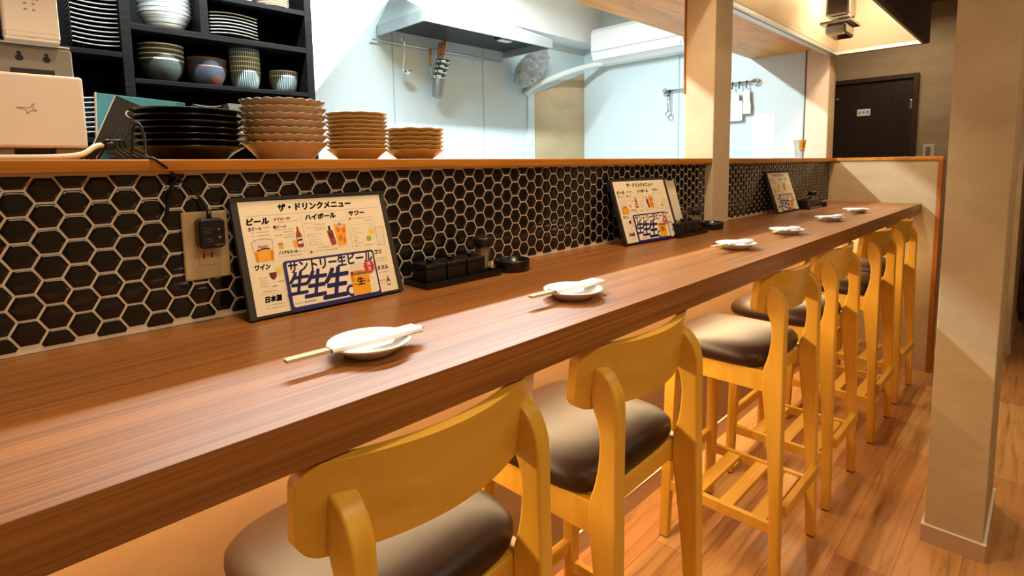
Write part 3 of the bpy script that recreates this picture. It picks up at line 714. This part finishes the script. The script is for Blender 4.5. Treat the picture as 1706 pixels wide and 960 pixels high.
[F.rect(-.011, -.012+k*.004, 0, -.0115+k*.004, 0) for k in range(2)]
link('rating_print', bm, M['devlogo'], t)
bm = B(); cyl(bm, (0, -.013, .026), (0, -.012, .038), .004, 10); link('strain_relief', bm, M['blackplastic'], t)
bm = B()
tube(bm, smoothpts([(.237, -.0265, 1.2005), (.228, -.021, 1.222), (.214, -.018, 1.240), (.196, -.022, 1.258), (.178, -.036, 1.275), (.162, -.0405, 1.288), (.158, -.020, 1.2905), (.161, .005, 1.298), (.163, .016, 1.326), (.157, .020, 1.346), (.149, .022, 1.335), (.146, .026, 1.300), (.142, .05, 1.2905), (.125, .075, 1.291)]), .0022, 8)
tube(bm, smoothpts([(.196, -.0225, 1.259), (.188, -.018, 1.243), (.184, -.015, 1.225), (.180, -.014, 1.205), (.178, -.0135, 1.195)]), .003, 8)
tag(link('adapter_cord', bm, M['cable']), 'thin black cord running from the ledge down to the plug adapter', 'cord')
bm = B(); rr = random.Random(5)
for k in range(4):
    c = V(.118+.008*k, .075+.006*k, 1.300)
    tube(bm, smoothpts([c+V(-.03, .01, -.0095), c+V(-.012, 0, .006+.004*k), c+V(.004, -.004, .020), c+V(.010, .002, .008), c+V(.024+.004*k, -.01, -.0095)]), .0022, 7)
bx(bm, .118, .132, .070, .082, 1.303, 1.318, .003)
tag(link('cable_bundle', bm, M['cable']), 'tied bundle of black cables on the ledge before the dark notebook', 'cable')
bm = B(); tube(bm, smoothpts([(-.30, .050, 1.2915), (-.10, .040, 1.2915), (0, .035, 1.2915), (.055, .035, 1.2925), (.085, .045, 1.297), (.103, .060, 1.309), (.116, .075, 1.313)]), .0042, 10)
tag(link('white_cable', bm, M['whitecable']), 'white cable lying on the ledge in front of the white box', 'cable')

# ------------------------------------------------------------------ router, stacked devices, books
t = thing('white_box_device', 'wide white plastic box with a bird-like mark at the ledge end', 'device', (0.0, .115, ZL))
bm = B(); bx(bm, -.115, .103, 0, .10, .022, .137, .004); link('device_body', bm, M['device'], t)
bm = B(); bx(bm, -.09, .012, .01, .09, 0, .0222, .002); bx(bm, .062, .098, .01, .09, 0, .0222, .002); link('device_foot', bm, M['device_grey'], t)
bm = B(); F = Flat(bm, lambda u, v, k: V(u, -.0004, v)); 
lg = [(.019, .0835), (.028, .0845), (.033, .0835), (.040, .091), (.0375, .0825), (.0425, .0795), (.0345, .079), (.0305, .0745), (.0300, .0805), (.019, .0835)]
F.stroke(lg, .0008, 0); link('bird_mark', bm, M['devlogo'], t)
t = thing('wall_mount_box', 'grey plastic box with two keyhole slots behind the white box', 'device', (.053, .225, ZL), (-.10, 0, .0))
bm = B(); bx(bm, -.055, .055, 0, .05, 0, .205, .006); link('box_shell', bm, [M['device_grey']], t)
bm = B(); bx(bm, -.053, .053, -.001, .048, .2052, .2075, .001); link('top_edge', bm, M['lamp_white'], t)
bm = B(); F = Flat(bm, lambda u, v, k: V(u, -.0006, v))
for x in (-.017, .019): F.disc(x, .181, .0055, 0, n=14); F.disc(x, .189, .0032, 0, n=12)
F.rect(-.03, .135, .028, .163, 0); link('keyhole_slots', bm, M['slot'], t)
t = thing('white_router', 'upright white router with four small marks, topmost of the stacked devices', 'router', (.055, .222, ZL+.2075), (-.06, 0, 0))
bm = B(); bx(bm, -.037, .037, 0, .028, .004, .17, .004); link('router_body', bm, M['device'], t)
bm = B(); bx(bm, -.036, .036, .001, .027, 0, .0045, .001); bx(bm, -.037, .037, -.0006, 0, .0135, .0145); bx(bm, -.005, .005, -.0012, 0, .007, .0085); link('router_base', bm, M['device'], t)
bm = B(); F = Flat(bm, lambda u, v, k: V(u, -.0006, v))
for x in (-.006, .005):
    for z in (.052, .062): F.rect(x-.0022, z-.0010, x+.0022, z+.0010, 0)
F.text('AX', -.004, .0685, .012, .0745, 0, 1, .02); link('router_marks', bm, M['devlogo'], t)
# teal folder and dark notebook, leaning
t = thing('teal_folder', 'teal folder with a blue label standing behind the dark notebook', 'folder', (.219, .31, ZL), (-.10, .06, 0))
bm = B(); bx(bm, -.077, .077, 0, .012, 0, .135, .001); link('folder_cover', bm, M['teal'], t)
bm = B(); bx(bm, -.0795, -.0772, -.0005, .0125, 0, .136); link('spine', bm, M['paper'], t)
bm = B(); bx(bm, .062, .0775, -.0012, 0, .105, .133); link('label', bm, M['tealblue'], t)
t = thing('dark_notebook', 'dark grey notebook with a grid patch leaning on the teal folder', 'notebook', (.181, .262, ZL+.005), (-.10, .42, 0))
bm = B(); bx(bm, -.058, .095, 0, .006, 0, .112, .001); link('notebook_cover', bm, M['notebook'], t)
bm = B(); bx(bm, -.0595, -.058, .0005, .0055, .001, .111); link('page_edge', bm, M['pages'], t)
bm = B(); F = Flat(bm, lambda u, v, k: V(u, -.0006, v)); F.text('Ca', -.034, .080, -.004, .097, 0, 1, .0, .2)
for k in range(8): F.rect(-.0335+k*.007, .012, -.033+k*.007, .058, 1); F.rect(-.0335, .012+k*.0066, .016, .0125+k*.0066, 1)
link('cover_print', bm, [M['cream_ink'], M['grid']], t)

# ------------------------------------------------------------------ plate stacks on the ledge
def stack(bm, name, mats, x, y, z0, dz, n, label_of, cat, group, jitter=.0):
    first = link(name, bm, mats, loc=(x, y, z0)); tag(first, label_of(0, n), cat, group)
    rr = random.Random(n)
    for k in range(1, n):
        o = first.copy(); COL.objects.link(o); o.location = (x+rr.uniform(-jitter, jitter), y+rr.uniform(-jitter, jitter), z0+dz*k)
        o.rotation_euler = (0, 0, rr.uniform(0, .3) if jitter else 0); o['label'] = label_of(k, n)
def lab(desc, stk):
    def f(k, n):
        if k == 0: return f'{desc}, bottom of {stk}'
        if k == n-1: return f'{desc}, top of {stk}'
        num = ['', 'second', 'third', 'fourth', 'fifth', 'sixth', 'seventh', 'eighth', 'ninth', 'tenth', 'eleventh'][k]
        return f'{desc}, {num} from bottom of {stk}'
    return f
ZP = ZL+.0002
def scal(nn, amp, dzamp=0):
    def f(t, k):
        if k in (6, 7, 8): return 1+amp*abs(math.cos(nn*t/2))-amp, dzamp*(abs(math.cos(nn*t/2)))
        if k in (5, 9): return 1+.5*amp*(abs(math.cos(nn*t/2))-1), 0
        return 1, 0
    return f
bm = B(); plate_bm(bm, .093, .058, .026, .004, seg=56); stack(bm, 'black_plate', M['blackplate'], .261, .14, ZP, .0112, 7, lab('large black glazed plate', 'the black stack on the ledge'), 'plate', 'black plates on the ledge', .002)
bm = B(); plate_bm(bm, .086, .050, .035, .005, scal(24, .022, .0025), 96); stack(bm, 'scalloped_plate', M['tanplate'], .439, .13, ZP, .0142, 7, lab('large tan scalloped plate', 'the tallest tan stack'), 'plate', 'large scalloped plates on the ledge', .001)
bm = B(); plate_bm(bm, .070, .040, .025, .004, scal(12, .012, .001), 72); stack(bm, 'scalloped_plate', M['tanplate2'], .607, .13, ZP, .0090, 10, lab('medium ochre plate', 'the middle tan stack'), 'plate', 'medium ochre plates on the ledge', .0015)
bm = B(); plate_bm(bm, .075, .041, .024, .004, scal(10, .02, .002), 72); stack(bm, 'scalloped_plate', M['tanplate2'], .768, .13, ZP, .0104, 6, lab('small ochre wavy plate', 'the lowest tan stack'), 'plate', 'small ochre plates on the ledge', .0015)
# beer glass at the ledge end
t = thing('beer_glass', 'tapered beer glass with a gold print on the far end of the ledge', 'glass', (3.645, .10, ZL+.0002))
bm = B(); lathe(bm, [(0, 0), (.022, 0), (.0235, .003), (.036, .118), (.0345, .118), (.0215, .010), (0, .008)], seg=28); link('glass_body', bm, M['glass'], t)
bm = B()
def band(bm, z0, z1, a0, a1, mi, off=.0006):
    N = 12
    for i in range(N):
        q = []
        for a, z in ((a0+(a1-a0)*i/N, z0), (a0+(a1-a0)*(i+1)/N, z0), (a0+(a1-a0)*(i+1)/N, z1), (a0+(a1-a0)*i/N, z1)):
            r = .0235+(.0125)*z/.118+off; q.append(bm.verts.new(V(r*math.cos(a), r*math.sin(a), z)))
        bm.faces.new(q).material_index = mi
band(bm, .055, .112, 3.3, 4.8, 0); band(bm, .068, .096, 4.0, 4.16, 1, .0012); band(bm, .045, .052, 3.5, 4.6, 2, .0008); link('gold_print', bm, [M['label_gold'], M['ink'], M['redink']], t)

# ------------------------------------------------------------------ kitchen cabinet with dishes
YC = 1.55
t = thing('dish_cabinet', 'black stained open cabinet full of dishes in the kitchen', 'cabinet', (0, YC, 0))
X0, X1 = -.45, 1.19
def part(name, *boxes, m='cabinet'):
    bm = B()
    for q in boxes: bx(bm, *q, .0015)
    return link(name, bm, M[m], t)
part('back_panel', (X0, X1, .36, .372, .9, 2.6)); part('side_panel', (X0, X0+.025, 0, .36, .9, 2.6)); part('side_panel', (X1-.035, X1, 0, .36, .9, 2.6))
part('divider', (.418, .452, 0, .36, .9, 2.6)); part('divider', (.700, .732, 0, .36, 1.8482, 2.6))
for z in (1.40, 1.636): part('shelf', (.4522, X1-.0352, 0, .36, z-.018, z))
part('shelf', (.4522, X1-.0352, 0, .36, 1.824, 1.848)); part('shelf', (.7322, X1-.0352, 0, .36, 1.998, 2.020))
for z in (1.40, 1.73): part('shelf', (X0+.0252, .4178, 0, .36, z-.02, z))
part('cabinet_base', (X0, X1, .0, .36, 0, .8995))
def bowl(bm, R, foot, h, th=.005, seg=40, steps=0, mi=0, rim=None):
    prof = [(0, .003), (foot*.85, .003), (foot*.9, 0), (foot, 0), (foot*1.02, .008)]
    N = 9
    for u in [i/N for i in range(1, N)]+[.955, 1]:
        r = foot*1.02+(R-foot*1.02)*math.sin(u*PI/2)**.9 if not steps else foot+(R-foot)*(u**.8)
        if steps: r += .0025*math.sin(u*steps*2*PI)
        prof.append((r, .008+(h-.008)*(u if steps else u**1.25)))
    k = len(prof); prof += [(R-th*.6, h+.0008)]
    for i in range(N-1, 0, -1):
        u = i/N; r = foot*1.02+(R-foot*1.02)*math.sin(u*PI/2)**.9 if not steps else foot+(R-foot)*(u**.8)
        prof.append((max(.004, r-th), .008+(h-.008)*(u if steps else u**1.25)+th*.4))
    prof.append((0, .012))
    mis = [mi]*(len(prof)-1)
    if rim is not None: mis[k-2] = mis[k-1] = mis[k] = rim
    lathe(bm, prof, seg=seg, mis=mis)
bm = B(); bowl(bm, .101, .050, .082, steps=4, seg=48); stack(bm, 'noodle_bowl', M['whitebowl'], .607, 1.70, 1.8483, .019, 5, lab('white ribbed noodle bowl', 'the white bowl stack in the cabinet'), 'bowl', 'white bowls in the cabinet')
bm = B(); bowl(bm, .083, .036, .100, rim=1); stack(bm, 'rice_bowl', [M['greybowl'], M['rimline']], .578, 1.68, 1.6363, .020, 4, lab('dark grey bowl', 'the grey bowl stack in the cabinet'), 'bowl', 'grey bowls in the cabinet')
bm = B(); bowl(bm, .081, .046, .090, rim=1); stack(bm, 'ramen_bowl', [M['brownbowl'], M['rimred']], .749, 1.68, 1.6363, .036, 2, lab('blue and brown glazed bowl', 'the pair beside the grey bowls'), 'bowl', 'blue brown bowls in the cabinet')
bm = B(); bowl(bm, .066, .044, .088, rim=1); stack(bm, 'striped_cup', [M['tokusa'], M['rimline']], .914, 1.68, 1.6363, .021, 6, lab('blue striped bowl', 'the tall striped stack in the cabinet'), 'bowl', 'tall stack of striped bowls')
bm = B(); bowl(bm, .066, .044, .084, rim=1); stack(bm, 'striped_cup', [M['tokusa'], M['rimline']], 1.093, 1.68, 1.6363, .024, 2, lab('blue striped bowl', 'the short striped pair by the cabinet side'), 'bowl', 'short stack of striped bowls')
def sqdish(bm, w, d, h, up, mi=0, rim=1, th=.004):
    """square dish with raised corners"""
    N = 6
    def edge(s):
        pts = []
        for i in range(N): pts.append((-1+2*i/N, -1))
        for i in range(N): pts.append((1, -1+2*i/N))
        for i in range(N): pts.append((1-2*i/N, 1))
        for i in range(N): pts.append((-1, 1-2*i/N))
        return pts
    L = []
    for (s, z, k) in ((.45, 0, 0), (.55, .002, 0), (.97, h-.003, 1), (1, h, 1), (.985, h+.001, 1), (.60, .002+th, 0)):
        L.append([bm.verts.new(V(p*w/2*s, q*d/2*s, z+k*up*(p*p+q*q-1))) for p, q in edge(s)])
    n = 4*N
    for j, (a, c) in enumerate(zip(L, L[1:])):
        for i in range(n): f = bm.faces.new((a[i], a[(i+1) % n], c[(i+1) % n], c[i])); f.material_index = rim if j in (2, 3) else mi
    bm.faces.new(L[0][::-1]).material_index = mi; bm.faces.new(L[-1]).material_index = mi
    bmesh.ops.recalc_face_normals(bm, faces=bm.faces)
bm = B(); sqdish(bm, .20, .20, .030, -.010); stack(bm, 'square_plate', [M['blackplate'], M['rimline']], .853, 1.70, 1.8483, .0145, 7, lab('black square plate with pale rim', 'the cabinet pile'), 'plate', 'black square plates in the cabinet')
bm = B(); sqdish(bm, .150, .150, .024, .006); stack(bm, 'square_dish', [M['blackplate'], M['rimline']], .348, 1.66, 1.7303, .0172, 11, lab('black square dish with white rim', 'the tower beside the router'), 'dish', 'white rimmed square dishes in the cabinet')
bm = B(); plate_bm(bm, .10, .06, .022, seg=40); stack(bm, 'dark_plate', M['greybowl'], .135, 1.68, 1.7303, .016, 9, lab('dark round plate', 'the stack behind the white router'), 'plate', 'dark plates behind the router')
bm = B(); sqdish(bm, .135, .135, .022, .004); stack(bm, 'olive_dish', [M['greybowl'], M['rimline']], .255, 1.66, 1.4003, .0185, 8, lab('olive square dish with white rim', 'the stack left of the folder'), 'dish', 'white rimmed dishes on the lower shelf')
bm = B(); sqdish(bm, .110, .11, .020, .005); stack(bm, 'small_dish', [M['blackplate'], M['rimline']], .722, 1.66, 1.4003, .0118, 12, lab('small black dish with white rim', 'the pile above the black plates'), 'dish', 'small white rimmed dishes on the lower shelf')
bm = B(); sqdish(bm, .085, .085, .042, 0, 0, 0); stack(bm, 'pale_dish', [M['tokusa'] if False else M['whitebowl']], .850, 1.66, 1.4003, .042, 4, lab('pale blue square dish', 'the pale stack left of the tan plates'), 'dish', 'pale square dishes on the lower shelf')
bm = B(); plate_bm(bm, .075, .045, .016, seg=36, rimmi=1); stack(bm, 'top_plate', [M['tanplate'], M['rimline']], 1.05, 1.66, 2.0203, .012, 4, lab('brown plate', 'the stack on the highest cabinet shelf'), 'plate', 'brown plates on the highest shelf')
bm = B(); bowl(bm, .05, .03, .06); tag(link('small_cup', bm, M['whitebowl'], loc=(.905, 1.64, 2.0203)), 'pale cup on the highest cabinet shelf left of the brown plates', 'cup')

# ------------------------------------------------------------------ kitchen hood and hanging tools
t = thing('range_hood', 'stainless range hood on the kitchen back wall', 'range hood', (1.81, 1.49, 2.08))
W_, D_ = 1.095, .487
bm = B()
for q in ((0, W_, 0, .012), (0, .012, .012, D_), (W_-.012, W_, .012, D_)): bx(bm, *q, 0, .060, .001)
link('fascia', bm, M['steel'], t)
bm = B(); vs = [V(0, 0, .0605), V(W_, 0, .0605), V(W_, D_, .0605), V(0, D_, .0605), V(.08, .30, .20), V(W_-.08, .30, .20), V(W_-.08, D_, .20), V(.08, D_, .20)]
v = [bm.verts.new(p) for p in vs]
for q in ((0, 1, 5, 4), (1, 2, 6, 5), (2, 3, 7, 6), (3, 0, 4, 7), (4, 5, 6, 7)): bm.faces.new([v[i] for i in q])
bmesh.ops.recalc_face_normals(bm, faces=bm.faces); link('canopy_top', bm, M['steel'], t)
bm = B(); bx(bm, .012, W_-.012, .012, D_-.001, .050, .058); link('filter_panel', bm, M['steel_dark'], t)
bm = B(); bx(bm, .70, .82, .10, .17, .028, .0498, .004); lp = link('hood_lamp', bm, M['steel_dark'], t)
bm = B(); bx(bm, .71, .81, .11, .16, .020, .0278, .003); link('lamp_lens', bm, M['lamp_white'], lp)
bm = B(); cyl(bm, (-.05, D_-.03, -.030), (W_-.05, D_-.03, -.030), .006); cyl(bm, (.05, D_-.03, -.03), (.05, D_, -.03), .005); cyl(bm, (W_-.2, D_-.03, -.03), (W_-.2, D_, -.03), .005); link('utensil_rail', bm, M['steel'], t)
# ladle
t = thing('soup_ladle', 'steel ladle hanging at the left under the range hood', 'ladle', (1.945, 1.905, 2.075))
bm = B(); tube(bm, smoothpts([(0, .01, -.018), (0, -.006, .002), (.004, -.014, -.012), (.006, -.012, -.06), (-.004, -.010, -.17), (-.008, -.012, -.20)]), .0035, 8); link('handle', bm, M['chrome'], t)
bm = B(); lathe(bm, [(0, -.026), (.016, -.022), (.028, -.010), (.031, 0), (.029, 0), (.026, -.009), (.015, -.019), (0, -.022)], c=(.022, -.015, -.200), seg=24); link('scoop', bm, M['chrome'], t)
# noodle strainers: one tall mesh basket nest of four
for k, (dz, r) in enumerate(((0, .042), (.035, .044), (.068, .045), (.102, .047))):
    t = thing('noodle_strainer', ['deep mesh noodle strainer, lowest of the nest under the hood', 'noodle strainer with steel collar, second lowest of the hanging nest', 'noodle strainer with steel collar, second highest of the hanging nest', 'topmost noodle strainer of the nest hanging under the hood'][k], 'strainer', (2.205+.012*k, 1.88, 1.86+dz), (.04, .10, 0), 'noodle strainers hanging under the hood')
    bm = B(); lathe(bm, [(r, -.012), (r+.002, -.012), (r+.003, .012), (r+.001, .013), (r-.001, .012), (r, -.012)], seg=28)
    cl = link('collar', bm, M['chrome'], t)
    bm = B(); F = Flat(bm, lambda u, v, q: V(u, -(r+.0035), v)); F.rect(-.012, -.005, .012, .006, 0); link('maker_plate', bm, M['steel_dark'], cl)
    bm = B(); lathe(bm, [(r-.004, -.011), (r-.008-.002*k, -.03 if k else -.12), (r-.014, -.032 if k else -.132), (0, -.033 if k else -.135)], seg=24); link('basket', bm, M['mesh'], t)
    bm = B(); hx = (-.055, .005, .020, .030)[k]; hz = (.085, .105, .085, .06)[k]
    tube(bm, [(hx*.6, r*.85, .010), (hx, r*.8, hz)], .003, 6); link('handle_wire', bm, M['chrome'], t)
    bm = B(); cyl(bm, (hx, r*.8, hz), (hx*1.1, r*.75, hz+.09), .0095, 12); link('handle_grip', bm, M['handlewood'], t)
# foil wrapped pan
from mathutils import noise as mnoise
t_ = bmesh.new(); bmesh.ops.create_icosphere(t_, subdivisions=6, radius=1)
dl, dp = V(.81, 0, .58), V(-.58, 0, .81)
for vv in t_.verts:
    p = vv.co.copy(); q = dl*p.x*.225+dp*p.z*.098*(1-.15*p.x)+V(0, 1, 0)*p.y*.035
    nrm = (dl*p.x*.4+dp*p.z+V(0, 1, 0)*p.y*2).normalized()
    h = mnoise.noise(q*30)*.008+abs(mnoise.noise(q*60+V(5, 3, 1)))*.016+abs(mnoise.noise(q*130))*.007
    vv.co = q+nrm*h
tag(link('foil_wrapped_pan', t_, M['foil'], loc=(3.10, 1.86, 2.025)), 'oval pan wrapped in crumpled foil beside the range hood', 'pan')

# ------------------------------------------------------------------ air conditioner and its pipe
t = thing('air_conditioner', 'white wall air conditioner on the kitchen end wall', 'air conditioner', (XE, .93, 2.105))
prof = [(0, 0), (-.12, 0), (-.185, .028), (-.20, .055), (-.215, .10), (-.215, .245), (-.19, .28), (0, .285)]
bm = B(); 
lo = [bm.verts.new(V(p, 0, q)) for p, q in prof]; hi = [bm.verts.new(V(p, .82, q)) for p, q in prof]; n = len(prof)
bm.faces.new(lo); bm.faces.new(hi[::-1])
for i in range(n): bm.faces.new((lo[i], hi[i], hi[(i+1) % n], lo[(i+1) % n]))
bmesh.ops.recalc_face_normals(bm, faces=bm.faces); link('housing', bm, M['ac'], t, bev=.006)
bm = B(); prism(bm, [(-.196, .030), (-.216, .070), (-.2175, .071), (-.199, .028)], 'y', .02, .80); link('air_flap', bm, M['ac'], t)
bm = B(); bx(bm, -.2165, -.2145, .012, .808, .092, .0945); link('panel_line', bm, M['device_grey'], t)
bm = B(); tube(bm, smoothpts([(3.80, 1.70, 2.115), (3.74, 1.775, 2.10), (3.60, 1.86, 2.055), (3.40, 1.93, 1.975), (3.25, 1.94, 1.92), (3.16, 1.945, 1.875), (3.12, 1.95, 1.835)]), .024, 14)
tag(link('refrigerant_pipe', bm, M['duct']), 'white wrapped pipe sloping from the air conditioner to the back wall', 'pipe')

# ------------------------------------------------------------------ end wall rail and tools
t = thing('hook_rail', 'steel hook rail on the pale kitchen end wall', 'rail', (XE, .82, 1.832))
bm = B(); cyl(bm, (-.03, -.345, 0), (-.03, .345, .004), .006); link('rail_bar', bm, M['chrome'], t)
for y in (-.345, .345):
    bm = B(); tube(bm, [(-.03+.0*math.cos(a), y+.021*math.cos(a), .0+.021*math.sin(a)) for a in [2*PI*i/20 for i in range(20)]], .005, 8, closed=True); cyl(bm, (-.03, y, 0), (-.0005, y, 0), .006); cyl(bm, (-.005, y, 0), (-.0005, y, 0), .022, 20); link('end_mount', bm, M['chrome'], t)
for y in (-.29, -.24, -.19, .30, .315):
    bm = B(); tube(bm, smoothpts([(-.03, y, .009), (-.038, y, .004), (-.036, y, -.02), (-.036, y, -.036), (-.044, y, -.04), (-.050, y, -.03)]), .003, 7); cyl(bm, (-.03, y-.006, 0), (-.03, y+.006, 0), .009, 12); link('hook', bm, M['steel_dark'], t)
t = thing('bottle_whisk', 'steel ring-ended tool hanging at the far end of the hook rail', 'utensil', (XE-.045, 1.128, 1.79))
bm = B(); [cyl(bm, (0, y, .005), (0, y*.6, -.115), .0035, 8) for y in (-.008, .008)]; tube(bm, [(0, .010*math.cos(a), .008+.010*math.sin(a)) for a in [2*PI*i/16 for i in range(16)]], .003, 7, closed=True); link('shaft', bm, M['chrome'], t)
bm = B(); tube(bm, [(0, .021*math.cos(a), -.138+.021*math.sin(a)) for a in [2*PI*i/20 for i in range(20)]], .005, 8, closed=True); link('ring', bm, M['chrome'], t)
t = thing('cutting_board', 'white plastic board hanging on the hook rail beside the pillar', 'cutting board', (XE-.03, .63, 1.66))
bm = B(); prism(bm, rrect(-.075, -.095, .065, .045, .012), 'x', -.008, .004); link('board_panel', bm, M['ac'], t, bev=.002)
bm = B(); bx(bm, -.009, -.006, -.072, .062, -.060, -.048); bx(bm, -.006, .002, -.05, .05, .0455, .10, .002); link('board_grip', bm, M['device'], t)
t = thing('scraper', 'narrow pale scraper hanging nearest the paper on the hook rail', 'utensil', (XE-.03, .528, 1.795))
bm = B(); prism(bm, [(-.020, -.02), (.020, -.02), (.018, -.10), (.024, -.12), (.024, -.185), (-.030, -.185), (-.030, -.12), (-.024, -.10)], 'x', -.006, .002); link('blade', bm, M['device'], t, bev=.002)
bm = B(); tube(bm, [(-.003, .007*math.cos(a), -.013+.007*math.sin(a)) for a in [2*PI*i/12 for i in range(12)]], .002, 6, closed=True); link('hang_loop', bm, M['chrome'], t)
b = B(); bx(b, XE-.002, XE-.0002, .346, .494, 1.18, 1.60); tag(link('paper_sheet', b, M['paper']), 'bright white paper sheet on the kitchen end wall', 'paper')

# ------------------------------------------------------------------ exhaust canopy above the counter
t = thing('exhaust_canopy', 'long black exhaust canopy with lit steel inside above the counter', 'exhaust hood', (0, 0, 1.93))
XA, XB = -.9, XE-.016
bm = B(); bx(bm, XA, XB, -.490, -.468, 0, .60, .001); bx(bm, XA, XB, -.012, .018, 0, .60, .001); bx(bm, XA, XA+.012, -.468, -.012, 0, .60); bx(bm, XB-.006, XB, -.468, -.012, 0, .60); link('outer_shell', bm, M['canopyblack'], t)
bm = B(); bx(bm, XA+.013, XB-.007, -.467, -.455, .001, .022, .001); bx(bm, XA+.013, XB-.007, -.026, -.013, .001, .022, .001); bx(bm, XB-.022, XB-.0075, -.455, -.026, .001, .022, .001); bx(bm, XA, XB, -.0125, .0185, -.0012, -.0002); link('lip', bm, M['steel'], t)
bm = B()
vs = [V(XA+.013, -.454, .022), V(XB-.022, -.454, .022), V(XB-.022, -.027, .022), V(XA+.013, -.027, .022), V(XA+.10, -.40, .40), V(XB-.09, -.40, .40), V(XB-.09, -.08, .40), V(XA+.10, -.08, .40)]
v = [bm.verts.new(p) for p in vs]
for q in ((0, 1, 5, 4), (1, 2, 6, 5), (2, 3, 7, 6), (3, 0, 4, 7), (4, 5, 6, 7)): bm.faces.new([v[i] for i in q])
link('steel_liner', bm, M['liner'], t)
bm = B(); bx(bm, 1.6, 3.05, -.34, -.16, .24, .36, .004); fl = link('filter_box', bm, M['steel_dark'], t)
bm = B()
for k in range(11): bx(bm, 1.62, 3.03, -.333+k*.0155, -.326+k*.0155, .226, .2398)
link('louvre', bm, M['steel_dark'], fl)
bm = B(); bx(bm, 3.085, 3.215, -.275, -.165, .06, .26, .012); link('damper_cover', bm, M['chrome'], t)
bm = B(); bx(bm, 3.06, 3.24, -.29, -.15, .022, .036, .002); link('cup_bracket', bm, M['chrome'], t)
bm = B(); vs = [(-.085, -.05, 0), (.085, -.05, 0), (.085, .05, 0), (-.085, .05, 0)]
lo = [bm.verts.new(V(3.15+x*.9, -.22+y*.9, -.034)) for x, y, z in vs]; hi = [bm.verts.new(V(3.15+x, -.22+y, .0215)) for x, y, z in vs]
bm.faces.new(lo[::-1]); bm.faces.new(hi)
for i in range(4): bm.faces.new((lo[i], lo[(i+1) % 4], hi[(i+1) % 4], hi[i]))
link('grease_cup', bm, M['chrome'], t, bev=.012)

# ------------------------------------------------------------------ far end: switch, planter
t = thing('light_switch', 'pale wall switch right of the dark door', 'switch', (5.96, -.248, 1.34))
bm = B(); bx(bm, -.008, -.0002, -.042, .042, -.062, .062, .003); link('switch_plate', bm, M['switch'], t)
bm = B(); bx(bm, -.013, -.0078, -.012, .020, -.040, .040, .002); link('rocker', bm, M['device_grey'], t)
t = thing('potted_plant', 'green plant in a black planter beside the far wall block in the aisle', 'plant', (5.6, -1.105, 0))
bm = B(); lathe(bm, [(0, .05), (.15, .05), (.19, .40), (.175, .40), (.14, .34), (0, .34)], seg=28); link('planter', bm, M['planter'], t)
bm = B(); lathe(bm, [(0, 0), (.17, 0), (.17, .05), (0, .0495)], seg=28); link('planter_base', bm, M['chrome'], t)
bm = B(); rr = random.Random(9); tips = []
for k in range(7):
    a = 2*PI*k/7; p = [(.02*math.cos(a), .02*math.sin(a), .341), (.06*math.cos(a), .06*math.sin(a), .6), (.13*math.cos(a), .13*math.sin(a), .86+.06*(k % 3))]
    tube(bm, smoothpts(p, 5), .006, 6); tips.append(Vector(p[-1]))
link('stems', bm, M['stem'], t)
bm = B()
for tp in tips:
    for q in range(9):
        a, e = rr.uniform(0, 2*PI), rr.uniform(-.4, .9); d = V(math.cos(a)*math.cos(e), math.sin(a)*math.cos(e), math.sin(e)); s_ = d.cross(V(0, 0, 1)).normalized(); up = s_.cross(d); L = rr.uniform(.12, .18); o0 = tp+V(0, 0, rr.uniform(-.12, .06))
        if max(o0.y, (o0+d*L).y) > .155: continue
        pts = []
        for u, w_ in ((0, 0), (.3, .8), (.6, 1), (.85, .6), (1, 0)):
            c = o0+d*L*u-V(0, 0, .05*u*u); pts.append((c-s_*w_*.035, c+up*.006, c+s_*w_*.035))
        for A, C in zip(pts, pts[1:]):
            for i in (0, 1):
                f = bm.faces.new([bm.verts.new(x) for x in (A[i], A[i+1], C[i+1], C[i])]); f.smooth = True
link('leaves', bm, M['leaf'], t)
